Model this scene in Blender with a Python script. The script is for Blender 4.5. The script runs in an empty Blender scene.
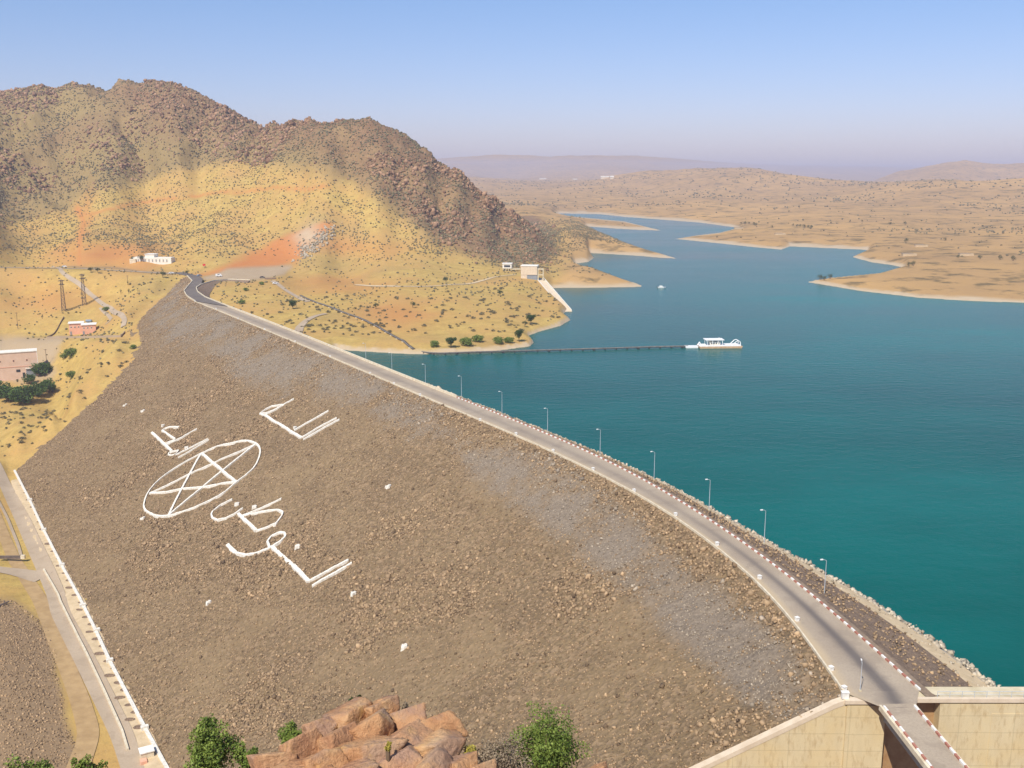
import bpy, math, random
import numpy as np
R = math.radians
random.seed(7); rng = np.random.default_rng(11)
sc = bpy.context.scene
COL = sc.collection

# ------------------------------------------------------------------ camera
FPX, PITCH, CAMH = 1000.0, R(11.8), 91.0
cam = bpy.data.cameras.new('camera'); camo = bpy.data.objects.new('camera', cam); COL.objects.link(camo)
camo.location = (0, 0, CAMH); camo.rotation_euler = (math.pi/2-PITCH, 0, 0)
cam.sensor_fit = 'HORIZONTAL'; cam.sensor_width = 36; cam.lens = 36*FPX/1024
cam.clip_start = 0.5; cam.clip_end = 60000
sc.camera = camo
# ------------------------------------------------------------------ sky and sun
SUN_EL, SUN_AZ = R(51), R(180+26)           # azimuth measured from +Y clockwise (behind the camera, to its left)
w = bpy.data.worlds.new('World'); sc.world = w; w.use_nodes = True
nt = w.node_tree; nt.nodes.clear()
wo = nt.nodes.new('ShaderNodeOutputWorld'); bg = nt.nodes.new('ShaderNodeBackground')
sky = nt.nodes.new('ShaderNodeTexSky'); sky.sky_type = 'NISHITA'; sky.sun_disc = False
sky.sun_elevation = SUN_EL; sky.sun_rotation = SUN_AZ
sky.air_density = 1.0; sky.dust_density = 0.5; sky.ozone_density = 2.5
tcw = nt.nodes.new('ShaderNodeTexCoord'); sxw = nt.nodes.new('ShaderNodeSeparateXYZ'); nt.links.new(tcw.outputs['Generated'], sxw.inputs[0])
rpw = nt.nodes.new('ShaderNodeValToRGB'); nt.links.new(sxw.outputs[2], rpw.inputs[0])
for i_, (p_, c_) in enumerate([(0.0, (.80, .70, .92)), (.06, (.80, .76, .98)), (.18, (.70, .80, 1.0)), (.5, (.60, .80, 1.0))]):
    if i_ > 1: rpw.color_ramp.elements.new(p_)
    rpw.color_ramp.elements[i_].position = p_; rpw.color_ramp.elements[i_].color = (*c_, 1)
mxw = nt.nodes.new('ShaderNodeMix'); mxw.data_type = 'RGBA'; mxw.blend_type = 'MULTIPLY'; mxw.inputs[0].default_value = 1
nt.links.new(sky.outputs[0], mxw.inputs[6]); nt.links.new(rpw.outputs[0], mxw.inputs[7])
nt.links.new(mxw.outputs[2], bg.inputs[0]); bg.inputs[1].default_value = 0.105
nt.links.new(bg.outputs[0], wo.inputs[0])
sl = bpy.data.lights.new('sun', 'SUN'); sl.energy = 4.2; sl.angle = R(0.5); sl.color = (1, 0.93, 0.82)
so = bpy.data.objects.new('sun', sl); COL.objects.link(so); so.location = (0, -50, 300)
so.rotation_euler = (math.pi/2-SUN_EL, 0, math.pi-SUN_AZ)   # light travels away from the sun's azimuth
sc.view_settings.view_transform = 'Standard'; sc.view_settings.look = 'None'
sc.view_settings.gamma = 1; sc.view_settings.use_curve_mapping = False
sc.view_settings.exposure = 0.38
HAZE_DENSITY = 1.2e-4

# ------------------------------------------------------------------ helpers: projection, noise
FW = np.array([0, math.cos(PITCH), -math.sin(PITCH)]); UP = np.array([0, math.sin(PITCH), math.cos(PITCH)])
RT = np.array([1., 0, 0]); CAM = np.array([0, 0, CAMH])
def ray(px, py): return FW+RT*((px-512)/FPX)-UP*((py-384)/FPX)
def at_z(px, py, z):
    d = ray(px, py); return CAM+d*((z-CAMH)/d[2])
def at_y(px, py, y):
    d = ray(px, py); return CAM+d*(y/d[1])
def proj(P):
    q = np.asarray(P, float)-CAM; d = np.maximum(q@FW, 1e-3)
    return 512+FPX*(q@RT)/d, 384-FPX*(q@UP)/d
def _h(ix, iy, s):
    h = (ix.astype(np.int64)*374761393+iy.astype(np.int64)*668265263+s*974711) & 0xffffffff
    h = ((h ^ (h >> 13))*1274126177) & 0xffffffff
    return ((h ^ (h >> 16)) & 0xffff)/65535.0
def vn(x, y, s=0):
    ix = np.floor(x); iy = np.floor(y); fx = x-ix; fy = y-iy
    fx = fx*fx*fx*(fx*(fx*6-15)+10); fy = fy*fy*fy*(fy*(fy*6-15)+10)
    a = _h(ix, iy, s); b = _h(ix+1, iy, s); c = _h(ix, iy+1, s); d = _h(ix+1, iy+1, s)
    return (a*(1-fx)+b*fx)*(1-fy)+(c*(1-fx)+d*fx)*fy
def fbm(x, y, o=5, s=0, g=0.5):
    v = 0; a = 1; t = 0
    for i in range(o):
        v = v+a*(vn(x, y, s+i)*2-1); t += a; a *= g; x, y = (x*1.6-y*1.2)+17.3, (x*1.2+y*1.6)-9.1
    return v/t
def ridged(x, y, o=5, s=0):
    v = 0; a = 1; t = 0
    for i in range(o):
        v = v+a*(1-np.abs(vn(x, y, s+i)*2-1)); t += a; a *= .55; x, y = (x*1.6-y*1.2)+7.7, (x*1.2+y*1.6)+3.3
    return v/t
def sstep(a, b, x):
    t = np.clip((x-a)/(b-a), 0, 1); return t*t*(3-2*t)
def in_poly(x, y, poly):
    x = np.asarray(x, float); r = np.zeros(x.shape, bool); n = len(poly)
    for i in range(n):
        x0, y0 = poly[i]; x1, y1 = poly[(i+1) % n]
        if y0 == y1: continue
        c = ((y0 > y) != (y1 > y)) & (x < (x1-x0)*(y-y0)/(y1-y0)+x0)
        r ^= c
    return r
def seg_dist(x, y, poly, closed=True):
    d = np.full(np.shape(x), 1e18); n = len(poly)
    for i in range(n if closed else n-1):
        x0, y0 = poly[i]; x1, y1 = poly[(i+1) % n]
        dx, dy = x1-x0, y1-y0; L = dx*dx+dy*dy+1e-12
        t = np.clip(((x-x0)*dx+(y-y0)*dy)/L, 0, 1)
        d = np.minimum(d, (x-x0-t*dx)**2+(y-y0-t*dy)**2)
    return np.sqrt(d)
def sdist(x, y, poly):                      # positive inside
    d = seg_dist(x, y, poly); return np.where(in_poly(x, y, poly), d, -d)
def resample(P, step):
    P = np.asarray(P, float); L = np.r_[0, np.cumsum(np.linalg.norm(np.diff(P, axis=0), axis=1))]
    n = max(2, int(L[-1]/step)+1); t = np.linspace(0, L[-1], n)
    return np.stack([np.interp(t, L, P[:, k]) for k in range(P.shape[1])], 1)
def smooth_line(P, it=2):
    P = np.asarray(P, float)
    for _ in range(it):
        Q = [P[0]]
        for a, b in zip(P[:-1], P[1:]): Q += [a*.75+b*.25, a*.25+b*.75]
        Q.append(P[-1]); P = np.array(Q)
    return P

# ------------------------------------------------------------------ helpers: objects
def tag(o, label=None, cat=None, group=None, kind=None):
    if label: o['label'] = label
    if cat: o['category'] = cat
    if group: o['group'] = group
    if kind: o['kind'] = kind
    return o
def np_mesh(name, V, F, mat=None, parent=None, smooth=False, loc=None):
    V = np.asarray(V, np.float32); me = bpy.data.meshes.new(name)
    if isinstance(F, np.ndarray):
        k = F.shape[1]; nF = len(F); me.vertices.add(len(V)); me.vertices.foreach_set('co', V.ravel())
        me.loops.add(nF*k); me.loops.foreach_set('vertex_index', F.astype(np.int32).ravel())
        me.polygons.add(nF); me.polygons.foreach_set('loop_start', np.arange(0, nF*k, k, dtype=np.int32))
        me.update(calc_edges=True)
    else:
        me.from_pydata([tuple(map(float, v)) for v in V], [], [tuple(map(int, f)) for f in F]); me.update()
    if smooth: me.polygons.foreach_set('use_smooth', np.ones(len(me.polygons), bool))
    if mat:
        for m in (mat if isinstance(mat, (list, tuple)) else [mat]): me.materials.append(m)
    o = bpy.data.objects.new(name, me); COL.objects.link(o)
    if loc is not None: o.location = loc
    if parent: o.parent = parent
    return o
def attr(o, name, A):
    A = np.asarray(A, np.float32)
    if A.ndim == 1:
        a = o.data.attributes.new(name, 'FLOAT', 'POINT'); a.data.foreach_set('value', A)
    else:
        a = o.data.attributes.new(name, 'FLOAT_COLOR', 'POINT')
        a.data.foreach_set('color', np.c_[A, np.ones(len(A))].astype(np.float32).ravel())
def empty(name, loc, rz=0):
    o = bpy.data.objects.new(name, None); COL.objects.link(o); o.location = loc; o.rotation_euler = (0, 0, rz); o.empty_display_size = .2
    return o
class MB:
    def __init__(s): s.v = []; s.f = []
    def box(s, x0, x1, y0, y1, z0, z1):
        n = len(s.v); s.v += [(x, y, z) for z in (z0, z1) for y in (y0, y1) for x in (x0, x1)]
        s.f += [tuple(n+i for i in q) for q in ((0, 2, 3, 1), (4, 5, 7, 6), (0, 1, 5, 4), (2, 6, 7, 3), (0, 4, 6, 2), (1, 3, 7, 5))]
        return s
    def bar(s, a, b, r0, r1=None, n=6):
        r1 = r0 if r1 is None else r1
        a = np.array(a, float); b = np.array(b, float); d = b-a; d /= np.linalg.norm(d)+1e-9
        u = np.cross(d, (0, 0, 1) if abs(d[2]) < .9 else (1, 0, 0)); u /= np.linalg.norm(u); q = np.cross(d, u)
        k = len(s.v)
        for p, r in ((a, r0), (b, r1)):
            for i in range(n):
                t = 2*math.pi*i/n; s.v.append(tuple(p+r*(u*math.cos(t)+q*math.sin(t))))
        for i in range(n):
            j = (i+1) % n; s.f.append((k+i, k+j, k+n+j, k+n+i))
        s.f.append(tuple(k+i for i in range(n))[::-1]); s.f.append(tuple(k+n+i for i in range(n)))
        return s
    def tube(s, pts, r, n=6):
        for a, b in zip(pts[:-1], pts[1:]): s.bar(a, b, r, r, n)
        return s
    def prism(s, poly, z0, z1):
        k = len(s.v); n = len(poly)
        s.v += [(p[0], p[1], z0) for p in poly]+[(p[0], p[1], z1) for p in poly]
        s.f += [(k+i, k+(i+1) % n, k+n+(i+1) % n, k+n+i) for i in range(n)]
        s.f.append(tuple(k+i for i in range(n))[::-1]); s.f.append(tuple(k+n+i for i in range(n)))
        return s
    def prism_x(s, poly, x0, x1):                      # profile in (y,z), extruded along x
        k = len(s.v); n = len(poly)
        s.v += [(x0, p[0], p[1]) for p in poly]+[(x1, p[0], p[1]) for p in poly]
        s.f += [(k+i, k+n+i, k+n+(i+1) % n, k+(i+1) % n) for i in range(n)]
        s.f.append(tuple(k+i for i in range(n))); s.f.append(tuple(k+n+i for i in range(n))[::-1])
        return s
    def prism_y(s, poly, y0, y1):                      # profile in (x,z), extruded along y
        k = len(s.v); n = len(poly)
        s.v += [(p[0], y0, p[1]) for p in poly]+[(p[0], y1, p[1]) for p in poly]
        s.f += [(k+i, k+(i+1) % n, k+n+(i+1) % n, k+n+i) for i in range(n)]
        s.f.append(tuple(k+i for i in range(n))[::-1]); s.f.append(tuple(k+n+i for i in range(n)))
        return s
    def build(s, name, mat, parent=None, smooth=False, loc=None): return np_mesh(name, s.v, s.f, mat, parent, smooth, loc)
def copy_tree(o, parent=None):
    c = o.copy(); COL.objects.link(c)
    if parent: c.parent = parent
    for ch in [x for x in bpy.data.objects if x.parent == o]: copy_tree(ch, c)
    return c

# ------------------------------------------------------------------ materials
def new_mat(name, rough=.9, spec=.3):
    m = bpy.data.materials.new(name); m.use_nodes = True; t = m.node_tree; b = t.nodes['Principled BSDF']
    b.inputs['Roughness'].default_value = rough; b.inputs['Specular IOR Level'].default_value = spec
    return m, t, b
def nd(t, typ, **k):
    n = t.nodes.new(typ)
    for a, v in k.items(): setattr(n, a, v)
    return n
def rgb(c): return (c[0], c[1], c[2], 1)
def noise_n(t, scale, detail=6, rough=.6, vec=None):
    n = nd(t, 'ShaderNodeTexNoise'); n.inputs['Scale'].default_value = scale; n.inputs['Detail'].default_value = detail
    n.inputs['Roughness'].default_value = rough
    if vec is None: vec = nd(t, 'ShaderNodeTexCoord').outputs['Object']
    t.links.new(vec, n.inputs['Vector']); return n.outputs['Fac']
def ramp(t, fac, stops):
    r = nd(t, 'ShaderNodeValToRGB'); e = r.color_ramp.elements
    while len(e) < len(stops): e.new(.5)
    for i, (p, c) in enumerate(stops): e[i].position = p; e[i].color = rgb(c) if len(np.shape(c)) else (c, c, c, 1)
    t.links.new(fac, r.inputs[0]); return r.outputs[0]
def mixc(t, fac, a, b, mode='MIX'):
    m = nd(t, 'ShaderNodeMix'); m.data_type = 'RGBA'; m.blend_type = mode
    for s, v in ((0, fac), (6, a), (7, b)):
        if hasattr(v, 'links'): t.links.new(v, m.inputs[s])
        else: m.inputs[s].default_value = v if s == 0 else rgb(v)
    return m.outputs[2]
def math_n(t, op, a, b=None):
    m = nd(t, 'ShaderNodeMath', operation=op)
    for i, v in enumerate((a, b)):
        if v is None: continue
        if hasattr(v, 'links'): t.links.new(v, m.inputs[i])
        else: m.inputs[i].default_value = v
    return m.outputs[0]
def bump(t, b, h, strength=.5, dist=1.0):
    n = nd(t, 'ShaderNodeBump'); n.inputs['Strength'].default_value = strength; n.inputs['Distance'].default_value = dist
    t.links.new(h, n.inputs['Height']); t.links.new(n.outputs[0], b.inputs['Normal'])
def noisy(name, c1, c2, scale, rough=.9, bs=0, bd=.05, spec=.25, lo=.35, hi=.65, metal=0):
    m, t, b = new_mat(name, rough, spec); f = noise_n(t, scale)
    t.links.new(ramp(t, f, [(lo, c1), (hi, c2)]), b.inputs['Base Color']); b.inputs['Metallic'].default_value = metal
    if bs: bump(t, b, noise_n(t, scale*4), bs, bd)
    return m
def tinted(name, c1, c2, rough=.95, spec=.2):            # per-piece colour from the 'tint' attribute
    m, t, b = new_mat(name, rough, spec); a = nd(t, 'ShaderNodeAttribute', attribute_name='tint')
    t.links.new(ramp(t, a.outputs['Fac'], [(0, c1), (1, c2)]), b.inputs['Base Color']); return m
M = {}
M['concrete'] = noisy('concrete', (.50, .42, .26), (.66, .57, .40), .35, .9, .2, .05)
M['white_paint'] = noisy('white_paint', (.72, .70, .64), (.86, .84, .78), 1.2, .8)
M['cream'] = noisy('cream_plaster', (.58, .49, .34), (.74, .66, .50), .8, .9)
M['red_paint'] = noisy('red_paint', (.36, .13, .085), (.46, .21, .15), 2, .8)
M['pink'] = noisy('pink_plaster', (.66, .46, .33), (.74, .54, .41), .25, .9)
M['salmon'] = noisy('salmon_plaster', (.72, .38, .25), (.80, .46, .32), .3, .9)
M['offwhite'] = noisy('offwhite_plaster', (.72, .68, .58), (.82, .78, .7), .5, .9)
M['dark'] = noisy('dark_opening', (.03, .03, .035), (.05, .05, .055), 1, .6)
M['glass'] = noisy('window_glass', (.03, .04, .05), (.05, .06, .07), 1, .15, spec=.5)
M['grey_door'] = noisy('grey_metal_door', (.22, .24, .26), (.28, .3, .32), 1, .6)
M['steel'] = noisy('galvanised_steel', (.42, .45, .47), (.55, .58, .6), 1, .5, spec=.5)
M['rust_steel'] = noisy('weathered_steel', (.11, .085, .07), (.17, .13, .11), 1, .7)
M['dark_rubber'] = noisy('dark_rubber', (.05, .045, .04), (.09, .08, .07), 1, .8)
M['pipe'] = noisy('grey_pipe', (.12, .11, .1), (.2, .18, .16), .6, .7)
M['white_metal'] = noisy('white_metal', (.78, .77, .74), (.86, .85, .82), 1, .5)
M['orange_paint'] = noisy('orange_hull_paint', (.5, .3, .15), (.62, .42, .26), 1, .6)
M['asphalt'] = None
M['trunk'] = noisy('bark', (.12, .08, .05), (.2, .14, .09), 3, .95)
M['car_white'] = noisy('white_car_paint', (.75, .75, .74), (.8, .8, .79), 1, .3, spec=.5)
M['car_dark'] = noisy('dark_car_paint', (.06, .06, .07), (.09, .09, .1), 1, .3, spec=.5)
M['car_blue'] = noisy('blue_grey_car_paint', (.2, .26, .33), (.25, .31, .38), 1, .3, spec=.5)
M['leaf_green'] = tinted('green_leaves', (.055, .10, .018), (.24, .30, .06), .6)
M['leaf_grove'] = tinted('grove_leaves', (.028, .065, .014), (.12, .19, .04), .7)
M['leaf_olive'] = tinted('olive_leaves', (.03, .05, .016), (.10, .13, .045), .7)
M['leaf_dark'] = tinted('dark_leaves', (.018, .042, .012), (.075, .125, .03), .7)
M['leaf_dry'] = tinted('dry_grey_twigs', (.16, .12, .085), (.36, .29, .2), .9)
M['leaf_yellow'] = tinted('yellow_herb', (.24, .2, .03), (.5, .42, .09), .8)
M['scrub'] = tinted('scrub_leaves', (.115, .10, .055), (.25, .215, .12), .95)

# ------------------------------------------------------------------ the dam's lines (traced once, then real metres; crest 8 m above the water)
ZC, ZT = 8.0, -57.0
PL = [(844.6, 693), (831, 671), (811, 643.5), (805.5, 640-3), (795.8, 620.6), (780.7, 601.5), (760, 579), (717.4, 545), (675.7, 515.6), (651, 500), (634, 491.6),
      (593, 470), (553, 451.6), (516, 434.7), (480, 420.6), (449, 407), (420, 395.6), (394, 384), (370, 373.8), (330, 357), (295, 342), (264.7, 329.8),
      (238, 319), (216, 309), (195, 301.5)]
PLc = [(187, 296.5), (184, 291.5), (187.6, 286.9), (192.5, 281.4), (187, 276), (170, 273)]
PR = [(919, 690.5), (891.6, 665), (864.7, 641.5), (840.6, 620), (822.4, 602.8), (793.7, 579.5), (763.8, 555.6), (709, 517.9), (658, 486.9), (640, 476.8), (600.6, 457.2),
      (575.6, 446.3), (547.5, 434), (502, 416), (461.6, 399.4), (425.6, 385.5), (393, 372.5), (360, 359), (306.7, 336.5), (257.9, 317.7), (228.6, 307)]
PRc = [(205, 297.6), (197.5, 292.2), (196.2, 288.3), (201, 285), (213, 281.4), (228.6, 279.8), (250, 280.6)]
W = lambda pts, z: np.array([at_z(p[0], p[1], z)[:2] for p in pts])
L2, R2, Lc2, Rc2 = W(PL, ZC), W(PR, ZC), W(PLc, ZC), W(PRc, ZC)
PTOE = [(14.6, 471.7), (30, 502), (44, 532), (62, 567.4), (79.8, 600), (96, 632.8), (110, 663.4), (145.4, 731), (163, 763)]
T2 = W(PTOE, ZT)
def smooth1(P, it=1):
    P = np.array(P, float)
    for _ in range(it):
        Q = P.copy(); Q[1:-1] = .25*P[:-2]+.5*P[1:-1]+.25*P[2:]; P = Q
    return P
L2 = smooth1(resample(smooth1(L2, 2), 8), 6); R2 = smooth1(resample(smooth1(R2, 2), 8), 6)
# downstream face: ruled between the crest's downstream edge and the toe line
CRx = smooth1(resample(np.vstack([L2[-1:], Lc2]), 4), 2)
CR = np.vstack([L2[:1]+[(0.3, -1.5)], L2, CRx[1:], CRx[-1]+np.array([-30, 60])])
tdir = (T2[0]-T2[-1])/np.linalg.norm(T2[0]-T2[-1])
tc = T2.mean(0); Tline = [tc+tdir*((p-tc)@tdir)+(p-tc-tdir*((p-tc)@tdir)) for p in T2[::-1]]
TO = np.vstack([[(-66, 146.5)], [(-75, 190)], Tline, [Tline[-1]+tdir*300]])
def arc(P): return np.r_[0, np.cumsum(np.linalg.norm(np.diff(P, axis=0), axis=1))]
aC, aT = arc(CR), arc(TO)
def near_arc(P, a, q): i = np.argmin(np.linalg.norm(P-np.array(q), axis=1)); return a[i]
RC = resample(CR, 1); RTt = resample(TO, 1); aRC, aRT = arc(RC), arc(RTt)
pc = [0, near_arc(RC, aRC, (-12, 355)), near_arc(RC, aRC, (-140, 590)), aC[-1]]
pt = [0, near_arc(RTt, aRT, (-127, 292)), near_arc(RTt, aRT, (-262, 508)), near_arc(RTt, aRT, (-262, 508))+230]
def crest_at(s): return np.stack([np.interp(s, aC, CR[:, 0]), np.interp(s, aC, CR[:, 1])], -1)
def toe_at(s): u = np.interp(s, pc, pt); return np.stack([np.interp(u, aT, TO[:, 0]), np.interp(u, aT, TO[:, 1])], -1)
def face_pt(s, t):
    s = np.asarray(s, float); t = np.asarray(t, float)
    c = crest_at(s); k = toe_at(s); p = c*(1-t)[..., None]+k*t[..., None]
    return np.concatenate([p, (ZC+(ZT-ZC)*t)[..., None]], -1)
SMAX = aC[-1]
_fs = np.linspace(0, SMAX, 500); _ft = np.linspace(0, 1, 160)
_FP = face_pt(*np.meshgrid(_fs, _ft, indexing='ij')); _FX, _FY = proj(_FP)
def on_face(px, py):                        # pixel -> nearest (s,t) on the face, refined
    i, j = np.unravel_index(np.argmin((_FX-px)**2+(_FY-py)**2), _FX.shape); s, t = _fs[i], _ft[j]
    for _ in range(8):
        e = 1e-3; P0 = np.array(proj(face_pt(s, t))); Ps = np.array(proj(face_pt(s+1, t))); Pt = np.array(proj(face_pt(s, t+e)))
        J = np.stack([(Ps-P0), (Pt-P0)/e], 1); ds, dt = np.linalg.solve(J, np.array([px, py])-P0); s += ds; t += dt
    return s, t

# ------------------------------------------------------------------ terrain heights
LAKE_PX = [(1400, 307), (1150, 306), (1024, 303), (970, 301), (920, 298), (860, 291), (806, 282), (830, 278.3), (880, 273.5), (903, 267.5), (890, 264.8), (872, 262.5), (852, 257), (868, 250),
    (830, 248.3), (790, 246.5), (781, 249.7), (750, 246.8), (720, 243.5), (675, 239), (695, 235.6), (720, 232.6), (738, 227.8), (700, 222.7), (660, 219.6), (625, 217), (600, 214.3), (560, 213.4),
    (556, 215), (585, 217.6), (625, 221.5), (662, 230.6), (640, 230), (615, 228.6), (587, 226.5), (584, 229.5), (600, 237), (640, 248), (678, 258.7), (660, 257.8), (640, 256), (590, 253),
    (594, 258), (588, 262), (575, 263.8), (583, 268), (600, 273), (620, 279), (643, 285.8), (641, 287), (612, 287.5), (580, 287.9), (553, 288), (546, 291), (556, 300), (568, 310), (563, 314), (571, 320),
    (560, 326), (540, 331.5), (528, 336), (534, 342), (530, 346.5), (500, 350.5), (470, 352.5), (425, 354.5), (400, 353.8), (350, 350.8), (335, 348.5)]
def w2s(x, y):
    r = np.hypot(x, y); return 1000*np.arctan2(x, y), 91000/r
LAKE_W = [tuple(at_z(p[0], p[1], 0)[:2]) for p in LAKE_PX]
axis = [(a+b)/2 for a, b in zip(resample(L2, 40), resample(R2, 40))] if len(resample(L2, 40)) == len(resample(R2, 40)) else list(resample(R2, 40))
axis = [tuple(p) for p in list(resample(R2, 40))[::-1] if p[1] < 500]
LAKE_W += axis+[(66, 152), (400, 152), (900, 152)]
LAKE_S = [w2s(x, y) for x, y in LAKE_W]
ctl = []
def cz(*a):
    for px, py, z in a: ctl.append(tuple(at_z(px, py, z)))
def cd(*a):
    for px, py, d in a: ctl.append(tuple(at_y(px, py, d)))
# valley below the toe
for p in PTOE: cz((p[0]-3, p[1]+2, ZT+.3))
cz((0, 500, -57.3), (0, 560, -57.5), (40, 600, -57.5), (60, 680, -57.5), (100, 767, -57.5), (0, 640, -55), (0, 740, -55), (-200, 640, -50), (-200, 560, -50), (-220, 480, -48), (-300, 760, -45))
for x, y in ((-62, 150), (-40, 120), (40, 130), (110, 120), (-160, 130), (-300, 150), (60, 160)): ctl.append((x, y, -58))
ctl.append((150, 125, -50)); ctl.append((320, 120, -20)); ctl.append((500, 130, 12)); ctl.append((700, 120, 14))
cz((0, 467, -55), (0, 430, -51), (60, 425, -51), (0, 380, -45), (50, 378, -44), (-200, 380, -42), (-200, 440, -46), (75, 356, -38))
# abutment contact line (on the dam's own face)
CONTACT = [(176, 283), (170, 290.5), (156, 304), (144.5, 314), (136.7, 323.7), (140.6, 340), (134.8, 359), (115, 380.8), (93.7, 402), (74, 419.8), (41, 447), (19.5, 468.7)]
CON3 = []
for p in CONTACT:
    s, t = on_face(*p); q = face_pt(s, t); q[2] = min(q[2], ZC); CON3.append(q)
for q in CON3[1:]: ctl.append((q[0]-3, q[1], q[2]+.4)); ctl.append((q[0]-14, q[1]+6, q[2]+1.5))
cz((0, 330, -27), (-200, 330, -24), (60, 310, -15), (0, 295, -7), (0, 268, 8), (-250, 268, 14), (90, 268, 9.5), (172, 274, 8.3), (120, 300, -8), (100, 322, -20))
cz((196, 276, 8.1), (215, 277, 8.2), (240, 276, 8.3), (270, 272, 8.8), (290, 269, 9.5), (200, 272, 9), (160, 268, 10))
# slopes above the valley
mA = len(ctl)
cd((0, 240, 1020), (0, 215, 1150), (80, 205, 1200), (80, 235, 1030), (140, 250, 950), (200, 262, 900), (200, 235, 1000), (240, 255, 930), (300, 232, 990), (300, 205, 1060),
   (250, 195, 1140), (200, 182, 1230), (150, 180, 1270), (-250, 240, 1050), (-250, 200, 1200))
mB = len(ctl)
RIDGE = [(-400, 120, 1500), (-250, 98, 1520), (-120, 95, 1520), (-40, 95, 1510), (0, 92, 1500), (22, 91, 1500), (40, 86, 1510), (70, 85, 1510), (90, 88, 1500), (104, 93, 1500), (125, 84, 1450), (150, 83, 1440), (175, 85, 1430),
         (195, 92, 1420), (215, 103, 1410), (240, 116, 1390), (265, 127, 1360), (286, 130, 1340), (302, 124, 1230), (320, 123, 1200), (345, 121, 1200), (368, 121, 1195), (385, 127, 1190), (402, 137, 1180), (430, 155, 1150),
         (460, 176, 1130), (490, 201, 1110), (515, 219, 1100), (540, 238, 1095), (556, 252, 1095)]
for px, py, d in RIDGE:
    p = at_y(px, py, d); ctl.append(tuple(p))
    k = 1.22; ctl.append((p[0]*k, p[1]*k, max(p[2]*.45, 4))); k = 1.5; ctl.append((p[0]*k, p[1]*k, max(p[2]*.15, 5)))
mC = len(ctl)
cd((60, 150, 1360), (130, 150, 1340), (200, 140, 1330), (20, 190, 1250), (250, 155, 1250), (300, 160, 1130), (350, 160, 1120), (400, 175, 1095), (440, 190, 1085), (440, 215, 1050), (470, 230, 1060), (500, 245, 1055),
   (520, 255, 1040), (545, 262, 1050), (350, 205, 1040), (350, 185, 1080), (400, 230, 980), (350, 240, 965), (400, 260, 870), (400, 205, 1030), (-250, 150, 1380))
mD = len(ctl)
# tongue of land upstream of the dam
cz((450, 263, 15), (500, 268, 11), (320, 276, 8.5), (280, 278, 8), (340, 264, 12), (300, 302, 3.6), (260, 302, 4), (240, 293, 5), (225, 287, 6), (275, 285, 7), (340, 320, 3.2), (310, 322, 4), (400, 322, 4.5), (450, 322, 5),
   (500, 310, 7), (530, 285, 9), (540, 295, 6), (525, 325, 3), (400, 290, 9), (345, 290, 7), (450, 290, 10), (460, 345, 1.6), (365, 340, 1.8), (500, 342, 2), (515, 276, 11), (540, 272, 10))
# spit and small peninsulas beyond
cz((590, 275, 9), (570, 275, 10), (615, 281, 5), (560, 280, 6), (600, 246, 10), (640, 251, 6), (570, 232, 20), (560, 222, 16), (620, 225.5, 5), (590, 221.5, 6), (520, 208, 24))
# right shore and plains
cz((900, 282, 4), (960, 287, 4), (1024, 272, 7), (1024, 292, 3), (950, 272, 6), (1300, 280, 7), (1400, 295, 4), (700, 240, 3), (740, 238.5, 5), (800, 236, 7), (640, 211, 7), (750, 217, 8), (850, 232, 8), (950, 242, 8), (1010, 252, 8),
   (560, 206, 11), (650, 202, 16), (800, 215, 13), (900, 217, 15), (1000, 226, 12), (1250, 230, 12), (600, 208, 8))
cd((480, 195, 3600), (560, 190, 4000), (620, 193.5, 3500), (700, 194, 3200), (800, 200, 2800), (900, 205, 2350), (1000, 210, 2150), (1250, 212, 2100))
cd((440, 178, 6000), (500, 180, 6500), (560, 181, 6500), (600, 181, 5600), (625, 176, 4900), (650, 173, 4700), (700, 170, 4500), (728, 170, 4400), (760, 173, 4300), (800, 178, 4100), (840, 182.5, 3900),
   (640, 189, 4000), (700, 186, 3800), (760, 189, 3500), (820, 193, 3200), (880, 184, 3500), (910, 182, 3400), (940, 180.5, 3300), (990, 181.5, 3100), (1024, 180, 3000), (1250, 176, 2900), (900, 195, 2700), (960, 194, 2600), (1020, 197, 2450))
for px, d, z in ((625, 5900, 60), (700, 5700, 60), (780, 5300, 50), (860, 5000, 40), (940, 4700, 30), (1024, 4500, 30), (1250, 4300, 30), (500, 8500, 55), (700, 8200, 50)):
    ctl.append(((px-512)/979*d, d, z))
cd((860, 186, 7000), (890, 177, 7000), (920, 169, 7000), (960, 163.5, 7000), (1024, 165, 7000), (1250, 172, 7000), (900, 182, 6200), (1000, 180, 6000))
for px, d in ((900, 9000), (1024, 9000), (700, 10500), (500, 10500), (1250, 9500), (0, 9000), (250, 9000), (-400, 9000)): ctl.append(((px-512)/979*d, d, 50))
cd((-400, 165, 21500), (0, 160, 21500), (440, 166, 21500), (500, 164, 21500), (560, 163, 21500), (610, 159, 21500), (660, 159, 21500), (720, 163, 21500), (780, 166, 21500), (850, 167, 21500), (950, 169, 21500), (1250, 165, 21500))
for px, d in ((0, 24000), (500, 24000), (1024, 24000)): ctl.append(((px-512)/979*d, d, 60))
C = np.array(ctl)
def warp(x, y): return np.arctan2(x, y), .16*np.log(np.hypot(x, y))
cu, cv = warp(C[:, 0], C[:, 1])
def tps(d2): return .5*d2*np.log(d2+1e-12)
lam = np.full(len(C), 2e-6); lam[mA:mB] = 1e-4; lam[mB:mC] = 2e-5; lam[mB+1:mC:3] = 1e-3; lam[mB+2:mC:3] = 1e-3; lam[mC:mD] = 4e-4
A = tps((cu[:, None]-cu)**2+(cv[:, None]-cv)**2)+np.diag(lam)
Pm = np.c_[np.ones(len(C)), cu, cv]; K = np.block([[A, Pm], [Pm.T, np.zeros((3, 3))]])
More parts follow.
